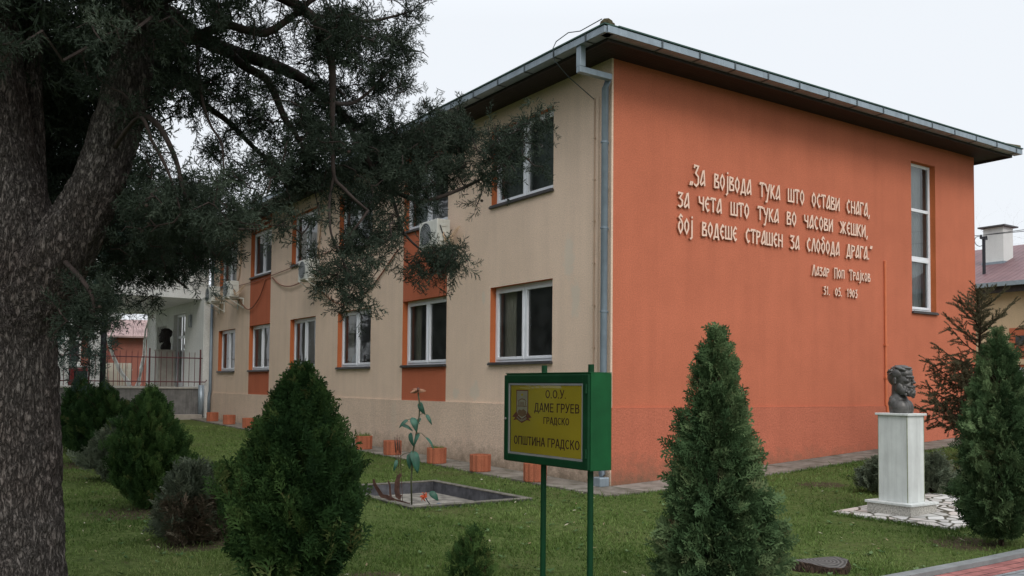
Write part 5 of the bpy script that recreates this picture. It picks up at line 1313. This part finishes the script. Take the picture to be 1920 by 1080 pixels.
    # crown: clusters of foliage round the limbs   px, py, rx, ry, depth, count, depth spread
    CL = [(60, 30, 190, 110, 6.0, 60, .8), (230, 55, 130, 100, 6.2, 62, .7), (130, 210, 100, 100, 6.8, 40, .3), (420, 45, 130, 80, 6.3, 74, .5), (560, 50, 110, 70, 6.3, 86, .4),
          (670, 50, 80, 70, 6.5, 62, .35), (735, 55, 42, 36, 6.6, 26, .2), (735, 135, 45, 32, 6.8, 34, .2), (690, 165, 60, 45, 6.7, 44, .3), (765, 105, 24, 20, 6.9, 9, .1),
          (340, 160, 100, 55, 6.4, 58, .5), (450, 195, 110, 60, 6.7, 72, .4), (560, 235, 100, 60, 6.9, 86, .4), (650, 235, 75, 60, 7.0, 66, .3), (300, 190, 70, 60, 6.2, 28, .4),
          (410, 300, 100, 40, 6.3, 24, .4), (300, 340, 60, 30, 5.9, 13, .3), (330, 400, 90, 40, 5.9, 74, .4), (430, 385, 80, 42, 5.9, 76, .4), (320, 455, 90, 50, 6.6, 80, .5), (250, 440, 80, 80, 7.0, 60, .4),
          (590, 310, 100, 55, 6.8, 96, .4), (680, 300, 75, 55, 7.0, 76, .3), (770, 268, 65, 50, 7.2, 66, .3), (840, 290, 50, 45, 7.2, 48, .2), (800, 225, 20, 32, 7.3, 15, .1), (850, 250, 28, 24, 7.4, 16, .1),
          (905, 275, 48, 42, 7.2, 36, .15), (955, 250, 34, 30, 7.25, 24, .12), (990, 235, 24, 22, 7.3, 15, .1), (920, 330, 38, 34, 7.1, 18, .12), (970, 300, 25, 25, 7.2, 10, .1),
          (630, 375, 55, 40, 6.5, 16, .3), (720, 370, 65, 48, 6.9, 56, .25), (775, 340, 55, 45, 7.0, 44, .2), (690, 440, 50, 35, 6.5, 22, .2), (795, 482, 58, 24, 6.7, 34, .12), (845, 490, 26, 18, 6.7, 14, .08), (725, 435, 40, 35, 6.7, 24, .2),
          (650, 510, 42, 40, 6.2, 30, .12), (655, 555, 20, 18, 6.15, 10, .08), (615, 500, 26, 22, 6.2, 8, .12), (600, 440, 30, 22, 6.2, 6, .2), (540, 395, 55, 20, 6.3, 8, .3), (560, 355, 60, 30, 6.6, 24, .3), (500, 350, 60, 34, 6.5, 26, .3),
          (165, 555, 38, 45, 5.8, 22, .15), (145, 605, 38, 42, 5.7, 20, .15), (250, 505, 80, 32, 7.2, 42, .3), (320, 505, 60, 30, 7.3, 34, .2), (385, 455, 36, 36, 6.7, 20, .2)]
    BK = [(-40, 120, 160, 240, 7.6, 60, .4), (110, 60, 120, 120, 7.6, 60, .4), (150, 250, 90, 120, 7.4, 50, .3), (270, 60, 90, 90, 7.3, 40, .3), (110, 380, 60, 60, 7.2, 24, .2), (0, 330, 60, 130, 7.6, 36, .3)]
    OUT = BK + [(-320, 80, 230, 200, 6.3, 70, .4), (-100, -140, 250, 150, 6.3, 90, .6), (250, -210, 260, 150, 6.2, 100, .7), (560, -190, 200, 120, 6.2, 60, .6), (200, -500, 350, 200, 5.9, 110, .7), (-250, -500, 350, 250, 5.8, 110, .8), (-150, -900, 500, 300, 5.6, 120, .9), (350, -900, 400, 250, 5.6, 90, .8), (600, -520, 250, 200, 5.9, 60, .6), (-700, -300, 350, 400, 5.6, 100, .8)]
    an = ellipse_anchor(g, CL, .72); an2 = ellipse_anchor(g, OUT)
    allan = np.concatenate([an, an2]); d = gr.reach(allan, g=g)
    mb = MB()
    for pts, rr in gr.tubes: mb.tube([p - base for p in pts], rr, 7)
    mb.build('limbs', M['twig'], root, smooth=True)
    mb = MB()
    for pts, L in gr.tw:
        r = .0035 + min(.008, L * .012); mb.tube([p - base for p in pts], [r * 1.15, r, r * .8, r * .5], 4, cap=False)
    mb.build('twigs', M['twig'], root)
    # sprays
    def sprays(an_, dr, k, spread, s0, s1):
        P = np.repeat(an_, k, 0); D = np.repeat(dr, k, 0); n = len(P)
        P = P - D * g.uniform(0, .22, n)[:, None] + g.normal(0, spread, (n, 3))
        D2 = D * .8 + g.normal(0, .55, (n, 3)); D2[:, 2] -= .05
        return P, D2, g.normal(0, 1, (n, 3)), g.uniform(s0, s1, n), np.repeat(g.normal(.45, .10, len(an_)), k) + g.normal(0, .09, n)
    a = sprays(an, d[:len(an)], 5, .030, .09, .175); b_ = sprays(an2, d[len(an):], 7, .15, .22, .36)
    V, F, T = instance(TC, *[np.concatenate([x, y]) for x, y in zip(a, b_)])
    np_mesh('crown', V - base, F, M['leaf_cyp'], root, T)
    # little round cones on the bare twigs
    mb = MB(); mb.lathe([(.0, -.012), (.009, -.009), (.013, 0), (.009, .009), (.0, .012)], 8); c0 = None
    idx = [i for i in range(0, len(gr.tw), 23)][:70]
    for i in idx:
        p = gr.tw[i][0][1] - base + g.normal(0, .015, 3) + (0, 0, -.015)
        if c0 is None: c0 = mb.build('cone', M['cone'], root, smooth=True); o = c0
        else: o = c0.copy(); COL.objects.link(o); o.parent = root
        o.location = p
    return root
big_cypress()

def back_cypress(base, cl, label, limb_px, seed, sz=(.16, .28), k=8):
    g = np.random.default_rng(seed); root = thing('cypress_tree', label, 'tree', base)
    gr = Grower(); Y = base[1]
    gr.limb([base + (0, 0, -.2), base + (0, 0, 2), base + (.1, 0, 5), base + (0, 0, 9)], [.3, .22, .16, .04], 8)
    for pts in limb_px: gr.limb([at(*p) for p in pts], list(np.linspace(.07, .015, len(pts))), 4)
    an = ellipse_anchor(g, cl); d = gr.reach(an, g=g)
    mb = MB()
    for i, (pts, rr) in enumerate(gr.tubes): mb.tube([p - base for p in pts], rr, 10 if i == 0 else 6)
    mb.build('trunk', M['bark'], root, smooth=True)
    mb = MB()
    for pts, L in gr.tw:
        r = .007; mb.tube([p - base for p in pts], [r * 1.3, r, r * .8, r * .5], 4, cap=False)
    mb.build('twigs', M['twig'], root)
    P = np.repeat(an, k, 0); D = np.repeat(d, k, 0); n = len(P)
    P = P + g.normal(0, .11, (n, 3)); D = D * .6 + g.normal(0, .5, (n, 3)); D[:, 2] += .1
    V, F, T = instance(TC, P, D, g.normal(0, 1, (n, 3)), g.uniform(*sz, n), np.repeat(g.normal(.5, .12, len(an)), k) + g.normal(0, .08, n))
    np_mesh('crown', V - base, F, M['leaf_cyp2'], root, T)
back_cypress(np.array([-8.6, 14.5, .1]), [(60, 150, 260, 200, 14, 210, .7), (240, 380, 80, 70, 13.4, 60, .4), (150, 420, 110, 130, 13.6, 110, .5), (260, 470, 90, 60, 13.2, 80, .4), (150, 555, 50, 40, 13, 26, .3), (125, 640, 34, 50, 13.0, 26, .3), (320, 420, 50, 60, 13, 34, .3), (20, 420, 110, 200, 14, 150, .5), (100, 250, 130, 100, 14, 120, .5), (330, 470, 60, 40, 13, 30, .2)],
   'second cypress with bluish green foliage behind the big forked trunk', [[(0, 400, 14.4), (120, 440, 13.8), (240, 460, 13.4), (330, 460, 13.2)], [(0, 520, 14.4), (100, 560, 13.5), (130, 620, 13.2), (140, 650, 13)], [(0, 200, 14.4), (150, 250, 13.9), (260, 360, 13.5)]], 33)
back_cypress(np.array([-14.2, 21.0, .15]), [(-190, 150, 230, 330, 20.5, 150, .9), (-180, 480, 240, 160, 20.0, 90, .9), (-330, 300, 160, 400, 19.5, 70, .9), (-180, 640, 220, 80, 20, 50, .8), (-200, -250, 180, 200, 20.5, 60, .8)],
   'dense cypress of the row across the lawn, dark mirror image in the school windows', [[(-180, 300, 20.8), (-60, 260, 20.4)], [(-180, 200, 20.8), (-330, 150, 20)]], 34, (.45, .75), 14)
row0 = [o for o in COL.objects if o.get('label', '').startswith('dense cypress of the row')][0]; row0['group'] = 'cypress row across the lawn'
for x_, y_, r_ in ((-17.5, 18.2, 1.0), (-18.5, 24.0, 2.3), (-19.5, 29.0, 4.0), (-15.5, 15.0, 5.2)):
    dup(row0, (x_, y_, .1), r_, row0['label']).scale = (1.25, 1.25, 1.0 + .1 * (r_ % 1))

# ------------------------------------------------------------------ thuja shrubs
def thuja(base, h, rad, prof, n, mat, label, name='thuja_shrub', cat='shrub', up=1.1, sz=(.11, .19), seed=1, lump=.16, zbot=.05, dead=.04, inner=.24, tuft=.26, temps=None, tilt=(0, 0), stems=3):
    g = np.random.default_rng(seed); base = np.array(base, float); root = thing(name, label, cat, base)
    ph = g.uniform(0, 6.28, 12)
    f = g.uniform(0, 1, n * 3); keep = g.uniform(0, 1, n * 3) < np.interp(f, *prof) / max(prof[1]); f = f[keep][:n]; n = len(f)
    a = g.uniform(0, 2 * np.pi, n); q = np.where(g.uniform(0, 1, n) < inner, g.uniform(.25, .8, n), 1 - np.abs(g.normal(0, .10, n)))
    lum = 1 + lump * (np.sin(3 * a + 7 * f + ph[0]) * .5 + np.sin(5 * a - 11 * f + ph[1]) * .35 + np.sin(2 * a + 17 * f + ph[2]) * .35 + np.sin(8 * a + 23 * f + ph[3]) * .25 + np.sin(a + ph[4]) * .3)
    NB = 6.0; bj = f * NB + g.normal(0, .10, n); bd = np.floor(bj).astype(int) % 8; fr_ = bj - np.floor(bj)      # overlapping upright tufts with clefts between
    kb = np.array([11, 13, 12, 11, 10, 8, 6, 5])[bd]; ob = g.uniform(0, 1, 8)[bd]; c_ = np.abs(((a * kb / (2 * np.pi) + ob) % 1) - .5) * 2
    q = q * (1.06 - tuft * c_ ** 2 - tuft * .55 * fr_ ** 1.5 + tuft * .3 * (fr_ < .2))
    stray = g.uniform(0, 1, n) < .05; q = np.where(stray, q + g.uniform(.03, .20, n), q)
    r = rad * np.interp(f, *prof) * q * lum; z = h * (zbot + (1 - zbot) * f)
    P = np.stack([r * np.cos(a) + tilt[0] * f, r * np.sin(a) + tilt[1] * f, z], 1)
    rad_d = np.stack([np.cos(a), np.sin(a), np.zeros(n)], 1)
    D = rad_d * g.uniform(.45, 1.0, n)[:, None] + np.array([0, 0, 1]) * (up * g.uniform(.6, 1.2, n) + .8 * (f ** 3))[:, None] + g.normal(0, .28, (n, 3))
    tang = np.stack([-np.sin(a), np.cos(a), np.zeros(n)], 1); Nn = tang * g.normal(0, 1, n)[:, None] + rad_d * g.normal(0, 1.0, n)[:, None] + g.normal(0, .3, (n, 3))
    Sc = g.uniform(*sz, n) * (1 - .35 * f); P = P - nrm(D) * Sc[:, None] * .6
    # colour differs from branch to branch
    cl = .5 + .24 * np.sin(4 * a + 9 * f + ph[5]) * np.sin(6 * f + 2 * a + ph[6]) + g.normal(0, .13, n)
    cl = np.where(g.uniform(0, 1, n) < dead, .97, cl)
    cl = np.where((q < .62) & (g.uniform(0, 1, n) < .5), .93, cl)
    hole = np.sin(4 * a + 13 * f + ph[7]) * np.sin(3 * a - 9 * f + ph[8]) + .6 * np.sin(9 * a + 21 * f + ph[9]); kp = (hole > -.75) | (q < .6) | (g.uniform(0, 1, n) < .35)
    P, D, Nn, Sc, cl = P[kp], D[kp], Nn[kp], Sc[kp], cl[kp]
    V, F, T = instance(temps or TT, P, D, Nn, Sc, cl)
    np_mesh('foliage', V, F, mat, root, T)
    mb = MB(); mb.tube([(0, 0, -.1), (.01, .01, h * .4), (tilt[0] * .8, tilt[1] * .8, h * .82)], [.035 * rad / .5, .028 * rad / .5, .006], 8)
    for k in range(stems * 8):
        t = g.uniform(.06, .75); aa = g.uniform(0, 6.28); L = rad * np.interp(t, *prof) * .8; p0 = np.array([tilt[0] * t, tilt[1] * t, h * t])
        mb.tube([p0, p0 + (L * .5 * math.cos(aa), L * .5 * math.sin(aa), h * .05), p0 + (L * math.cos(aa), L * math.sin(aa), h * .13)], [.010, .007, .003], 5)
    mb.build('stems', M['bark_b'], root); return root
OVOID = ([0, .06, .2, .38, .55, .72, .86, .95, 1], [.30, .55, .88, 1.0, .90, .66, .40, .20, .05])
CONE = ([0, .05, .12, .3, .5, .7, .85, .95, 1], [.75, .95, 1.0, .86, .66, .48, .32, .19, .05])
COLM = ([0, .05, .15, .35, .55, .75, .88, .96, 1], [.42, .72, .92, 1.0, .88, .60, .36, .16, .05])
thuja((-1.70, 7.3, 0), 1.80, .50, OVOID, 3300, M['leaf_th1'], 'largest dark green thuja in the foreground, egg shaped, left of the metal flower', up=1.3, sz=(.15, .30), seed=2, lump=.20, zbot=.05, dead=.03)
thuja((1.62, 7.15, 0), 2.15, .45, CONE, 3300, M['leaf_th2'], 'tall conical thuja in front of the orange wall, between the sign and the pedestal', name='thuja_tree', cat='tree', up=.30, sz=(.13, .25), seed=3, lump=.26, zbot=.03, dead=.03)
thuja((5.27, 9.75, 0), 2.36, .40, COLM, 3000, M['leaf_th2'], 'thuja with a bare short stem beside the path, right of the marble pedestal', name='thuja_tree', cat='tree', up=.35, sz=(.12, .23), seed=4, lump=.26, zbot=.05, dead=.03)
thuja((-4.85, 12.1, .02), 1.58, .50, OVOID, 3000, M['leaf_th3'], 'bright green thuja with a pointed top, middle of the row left of the largest thuja', up=1.5, sz=(.13, .24), seed=5, lump=.24, zbot=.04, dead=.05)
thuja((-8.05, 17.8, .1), 1.55, .66, OVOID, 1700, M['leaf_th1'], 'dark green thuja in front of the porch terrace wall', up=1.4, sz=(.18, .30), seed=6, lump=.22, zbot=.03, temps=TTF)
thuja((-9.65, 20.2, .14), 1.65, .50, OVOID, 900, M['leaf_th1'], 'farthest dark thuja of the row, half hidden by the big forked trunk', up=1.2, sz=(.2, .32), seed=7, lump=.2, zbot=.03, temps=TTF)
thuja((-6.35, 15.0, .05), 1.05, .62, OVOID, 1100, M['leaf_jun'], 'pale grey green bushy shrub behind the bright green thuja', up=.7, sz=(.2, .32), seed=8, lump=.25, zbot=.05, temps=TTF)
thuja((-.30, 7.45, 0), .50, .17, OVOID, 420, M['leaf_th3'], 'very small young thuja at the bottom of the lawn, left of the sign posts', up=1.5, sz=(.09, .16), seed=9, lump=.3, zbot=.05, dead=.12)
def juniper(base, h, rad, n, mat, label, seed, dead=None, sz=(.2, .34)):
    g = np.random.default_rng(seed); base = np.array(base, float); root = thing('juniper_shrub', label, 'shrub', base)
    def part(n, nm, mt, lo, hi, az0, az1):
        f = g.uniform(lo, hi, n); a = g.uniform(az0, az1, n); q = np.sqrt(g.uniform(.15, 1, n))
        r = rad * q * np.sqrt(np.clip(1 - (f * .95) ** 2, 0.05, 1)) * (1 + .2 * np.sin(3 * a + seed) + .12 * np.sin(7 * a + 5 * f)); P = np.stack([r * np.cos(a), r * np.sin(a), h * f * .9 + .03], 1)
        D = np.stack([np.cos(a), np.sin(a), np.zeros(n)], 1) * (1 - f[:, None] * .6) + np.array([0, 0, .45]) * (1 + f[:, None]) + g.normal(0, .3, (n, 3))
        V, F, T = instance(TTF if sz[0] > .15 else TT, P - nrm(D) * .1, D, g.normal(0, .5, (n, 3)) + [0, 0, 1], g.uniform(*sz, n), g.normal(.5, .15, n)); np_mesh(nm, V, F, mt, root, T)
    part(n, 'foliage', mat, .05, 1, 0, 6.28)
    if dead: part(dead, 'dead_foliage', M['leaf_dead'], .0, .55, -2.2, .6)
    mb = MB()
    for k in range(16):
        a = g.uniform(0, 6.28); L = rad * g.uniform(.5, .9); mb.tube([(0, 0, -.05), (L * .4 * math.cos(a), L * .4 * math.sin(a), h * .25), (L * math.cos(a), L * math.sin(a), h * g.uniform(.3, .7))], [.014, .009, .003], 5)
    mb.build('stems', M['bark_b'], root)
juniper((-3.42, 9.75, 0), .80, .40, 750, M['leaf_jun'], 'low spreading juniper with browned twigs in front of the bright green thuja', 12, 520, (.12, .22))
juniper(at(1650, 905, 13.6) * (1, 1, 0) + (0, 0, .14), .44, .30, 380, M['leaf_jun'], 'low grey green juniper on the left side behind the marble pedestal', 13, None, (.13, .24))
juniper(at(1745, 910, 13.4) * (1, 1, 0) + (0, 0, .16), .52, .33, 420, M['leaf_jun'], 'low grey green juniper on the right side behind the marble pedestal', 14, None, (.13, .24))

# ------------------------------------------------------------------ sparse spruce at the end of the orange wall
def spruce():
    g = np.random.default_rng(5); Y = 16.4; b = at(1838, 800, Y); t_, s_ = to_ts(b); base = np.array([b[0], b[1], float(gz(t_, s_))])
    root = thing('spruce_tree', 'sparse brownish spruce with thin upswept branches at the right end of the orange wall', 'tree', base)
    H = 3.52 - base[2]; mb = MB(); mb.tube([(0, 0, -.1), (.02, 0, H * .5), (0, 0, H)], [.06, .04, .006], 8)
    bm2 = MB(); P = []; D = []; Sc = []
    k = 0
    for z in np.arange(.50, H - .15, .115):
        f = 1 - z / H
        for j in range(3 if f > .45 else 2):
            k += 1; a = k * 2.4 + g.normal(0, .3); L = (.16 + 1.22 * f ** .8) * g.uniform(.75, 1.1); L = min(L, 1.15)
            o = np.array([math.cos(a), math.sin(a), 0]); droop = -.30 * f if f > .4 else .12
            pts = [np.array([0, 0, z]) + o * L * q + np.array([0, 0, L * (.25 * q + droop * q + .42 * q * q)]) for q in (0, .25, .5, .75, 1)]
            bm2.tube(pts, [.013, .011, .009, .006, .003], 5)
            for q in np.arange(.12, 1.01, .065 if f > .4 else .09):
                i = min(int(q * 4), 3); p = pts[i] + (pts[i + 1] - pts[i]) * (q * 4 - i); d0 = nrm(pts[i + 1] - pts[i]); sd = np.cross(d0, [0, 0, 1])
                for sg_ in (-1, 1):
                    if g.uniform() < .18: continue
                    dd = d0 * .75 + sd * sg_ * g.uniform(.5, .9) + np.array([0, 0, g.uniform(-.75, .1) if f > .35 else g.uniform(-.1, .5)]); P.append(p); D.append(dd); Sc.append(g.uniform(.15, .28) * (.75 + .5 * f))
                if f > .4 and g.uniform() < .8: P.append(p); D.append(np.array([g.normal(0, .3), g.normal(0, .3), -1])); Sc.append(g.uniform(.13, .26))
            P.append(pts[-1] - nrm(pts[-1] - pts[-2]) * .02); D.append(pts[-1] - pts[-2]); Sc.append(.16)
    P.append(np.array([0, 0, H - .2])); D.append(np.array([0, 0, 1.])); Sc.append(.22)
    mb.build('trunk', M['bark_b'], root, smooth=True); bm2.build('branches', M['bark_b'], root)
    P = np.array(P); D = np.array(D); n = len(P); V, F, T = instance(TB, P, D, g.normal(0, .3, (n, 3)) + [0, 0, 1], np.array(Sc), g.normal(.52, .15, n))
    np_mesh('crown', V, F, M['leaf_spr'], root, T)
spruce()

# ------------------------------------------------------------------ bare trees
M['birch'] = noisy('birch_bark', (.78, .76, .72), .8, .35, 6, 12, .3, .01); M['baretwig'] = noisy('bare_twigs', (.17, .125, .115), .9, .25, 8)
def bare_tree(base, h, label, name, cat_seed, spread=.5, weep=0.0, rt=.13, mat='birch', forks=2, depth=6):
    g = np.random.default_rng(cat_seed); base = np.array(base, float); root = thing(name, label, 'tree', base); tk = MB(); tw = MB()
    def grow(p, d, L, r, lev):
        n = 4; pts = [p]; rr = [r]
        for k in range(n):
            d = nrm(d + g.normal(0, .10 + .03 * lev, 3) + np.array([0, 0, -weep * max(0, lev - 2) * .12])); p = p + d * L / n; pts.append(p); rr.append(r * (1 - .45 * (k + 1) / n))
        (tk if lev < 3 else tw).tube(pts, rr, 7 if lev < 2 else 4, cap=False)
        if lev >= depth: return
        for k in range(2 if lev == 0 else (3 if lev < 4 else 3)):
            i = n if k < 1 else int(g.integers(2, n + 1)); dd = nrm(d + g.normal(0, spread, 3) + np.array([0, 0, .12 if lev < 2 else -weep * .3]))
            grow(pts[i], dd, L * g.uniform(.62, .85), rr[i] * .72, lev + 1)
    for k in range(forks):
        dd = nrm(np.array([(-.13, .12, .05)[k % 3], g.normal(0, .08), 1.0])); grow(np.zeros(3) + (0, 0, .55 if forks > 1 else -.1), dd, h * .30, rt, 0)
    if forks > 1: tk.tube([(0, 0, -.2), (0, 0, .3), (0, 0, .62)], [rt * 1.5, rt * 1.35, rt * 1.2], 10)
    tk.build('trunk', M[mat], root, smooth=True); tw.build('twigs', M['baretwig'], root)
bb = at(250, 730, 42); bb[2] = .5
bare_tree(bb, 9.0, 'white barked bare birch with a forked trunk seen through the porch', 'birch_tree', 8, .42, .9, .115)
rb = at(1960, 740, 52); rb[2] = 1.0
bare_tree(rb, 13, 'bare winter tree beyond the maroon roof at the right edge', 'bare_tree', 10, .5, 0, .16, 'baretwig', 1, 6)

# ------------------------------------------------------------------ grass
def blocked(t, s):
    b = (t > BAS[0] - .05) & (t < BAS[1] + .05) & (s > BAS[2] - .05) & (s < BAS[3] + .05)
    b |= (s > -.84) & (t > -.80); b |= (s < -6.66) ; b |= (t > .56) & (t < 2.72) & (s > -5.5) & (s < -3.96)
    b |= s > 23
    return b
def grass():
    g = np.random.default_rng(77); n = 420000
    Y = 5.2 * (30 / 5.2) ** g.uniform(0, 1, n) ** .92; X = g.uniform(-.72, .72, n) * Y + g.normal(0, .3, n)
    t, s = to_ts(np.stack([X, Y, np.zeros(n)], 1))
    cl = np.sin(X * 3.1 + 1.3 * np.sin(Y * 2.3)) * np.sin(Y * 2.7 + 1.1 * np.sin(X * 1.9 + 2)) + .6 * np.sin(X * 7.3 + Y * 5.1) * np.sin(Y * 8.3 - X * 2.2)
    dz = np.ones(n)
    for (x_, y_, r_) in DIRT: dz = np.minimum(dz, .25 + .75 * np.clip((np.hypot(X - x_, Y - y_) / r_ - .45) * 1.6, 0, 1))
    ok = ~blocked(t, s) & (g.uniform(-2.0, 1.2, n) < cl) & (g.uniform(0, 1, n) < dz)
    X, Y, t, s, cl = X[ok], Y[ok], t[ok], s[ok], cl[ok]; n = len(X)
    ex = []                                        # longer unmown grass along the basin, the kerb, the pavement and the sign posts
    def edge(t0, s0, t1, s1, k, wd_): u_ = g.uniform(0, 1, k); ex.append(np.stack([t0 + (t1 - t0) * u_ + g.normal(0, wd_, k), s0 + (s1 - s0) * u_ + g.normal(0, wd_, k)], 1))
    B0, B1, B2, B3 = BAS
    for (p, k) in (((B0, B2, B1, B2), 900), ((B0, B2, B0, B3), 900), ((B1, B2, B1, B3), 300), ((B0, B3, B1, B3), 300), ((-.86, -.90, 12, -.90), 1500), ((-.86, -.9, -.86, 15), 1300), ((-7.5, -6.64, 4, -6.64), 1600), ((.5, -5.6, 2.7, -5.6), 500), ((.46, -5.6, .46, -3.9), 700)): edge(*p, k, .03)
    for s_ in (.115, .70): edge(st_ + .104, ss_ + s_, st_ + .104, ss_ + s_, 120, .05)
    ex = np.concatenate(ex); okx = ~((ex[:, 0] > B0) & (ex[:, 0] < B1) & (ex[:, 1] > B2) & (ex[:, 1] < B3)) & (ex[:, 1] > -6.7); ex = ex[okx]
    xw = C3[None, :2] + ex[:, :1] * V3[None, :2] + ex[:, 1:] * U3[None, :2]
    X = np.concatenate([X, xw[:, 0]]); Y = np.concatenate([Y, xw[:, 1]]); t = np.concatenate([t, ex[:, 0]]); s = np.concatenate([s, ex[:, 1]]); cl = np.concatenate([cl, g.uniform(.6, 2.6, len(ex))]); n = len(X)
    P = np.stack([X, Y, gz(t, s) - .005], 1)
    d = g.normal(0, .55, (n, 3)); d[:, 2] = 1; d = nrm(d); sd_ = nrm(np.cross(d, g.normal(0, 1, (n, 3))))
    L = (g.uniform(.02, .055, n) * (1 + .35 * cl) * np.where(g.uniform(0, 1, n) < .03, 1.9, 1))[:, None]; wd = (.0028 + .00042 * Y)[:, None]
    V = np.concatenate([P - sd_ * wd, P + sd_ * wd, P + d * L]); F = np.stack([np.arange(n), np.arange(n) + n, np.arange(n) + 2 * n], 1)
    tn = np.clip(.47 + .15 * np.sin(X * .9 + Y * .5 + 1) * np.sin(Y * .8 - X * .4) + .15 * np.sin(X * 1.3 + 2 * np.sin(Y * .7)) * np.sin(Y * 1.1 + 1.5 * np.sin(X * .6)) + g.normal(0, .13, n), 0, 1)
    o = np_mesh('grass', V, F, M['grass'], None, np.tile(tn, 3)); tag(o, 'short patchy winter grass of the lawn', 'grass', kind='stuff')
grass()
def litter():
    g = np.random.default_rng(5); n = 520
    Y = g.uniform(6.8, 22, n); X = g.uniform(-.6, .6, n) * Y; t, s = to_ts(np.stack([X, Y, np.zeros(n)], 1)); ok = ~blocked(t, s); X, Y, t, s = X[ok], Y[ok], t[ok], s[ok]; n = len(X)
    P = np.stack([X, Y, gz(t, s) + g.uniform(.02, .045, n)], 1); a = g.uniform(0, 6.28, n); L = g.uniform(.012, .035, n)[:, None]
    d = nrm(np.stack([np.cos(a), np.sin(a), g.normal(0, .3, n)], 1)); sd_ = nrm(np.cross(d, [0, 0, 1.0]) + g.normal(0, .3, (n, 3)))
    V = np.concatenate([P - d * L, P + sd_ * L * .45, P + d * L, P - sd_ * L * .45]); i = np.arange(n)
    F = np.concatenate([np.stack([i, i + n, i + 2 * n], 1), np.stack([i, i + 2 * n, i + 3 * n], 1)])
    m = foliage('fallen_leaf', (.16, .12, .06), (.30, .25, .15), (.45, .42, .32), (.55, .52, .44)); o = np_mesh('fallen_leaves', V, F, m, None, np.tile(g.uniform(.1, 1, n), 4)); tag(o, 'small pale fallen leaves and bits scattered in the grass', 'leaves', kind='stuff')
litter()
def weeds():
    g = np.random.default_rng(15); n = 700
    Y = 6.9 * (22 / 6.9) ** g.uniform(0, 1, n); X = g.uniform(-.62, .62, n) * Y; t, s = to_ts(np.stack([X, Y, np.zeros(n)], 1)); ok = ~blocked(t, s); X, Y, t, s = X[ok], Y[ok], t[ok], s[ok]
    k = 6; P = np.repeat(np.stack([X, Y, gz(t, s) + .012], 1), k, 0); n = len(P); a = g.uniform(0, 6.28, n); L = (np.repeat(g.uniform(.025, .065, len(X)), k) * g.uniform(.6, 1.2, n))[:, None]
    d = nrm(np.stack([np.cos(a), np.sin(a), g.uniform(.1, .7, n)], 1)); sd_ = nrm(np.cross(d, [0, 0, 1.0]))
    V = np.concatenate([P, P + d * L * .55 + sd_ * L * .28, P + d * L - [0, 0, .004], P + d * L * .55 - sd_ * L * .28]); i = np.arange(n)
    F = np.concatenate([np.stack([i, i + n, i + 2 * n], 1), np.stack([i, i + 2 * n, i + 3 * n], 1)])
    m = foliage('weed_leaf', (.035, .075, .022), (.07, .13, .045), (.13, .19, .085)); o = np_mesh('weeds', V, F, m, None, np.tile(np.repeat(g.uniform(.2, .9, len(X)), k), 4)); tag(o, 'small broad leaved weeds spread through the lawn', 'weeds', kind='stuff')
weeds()
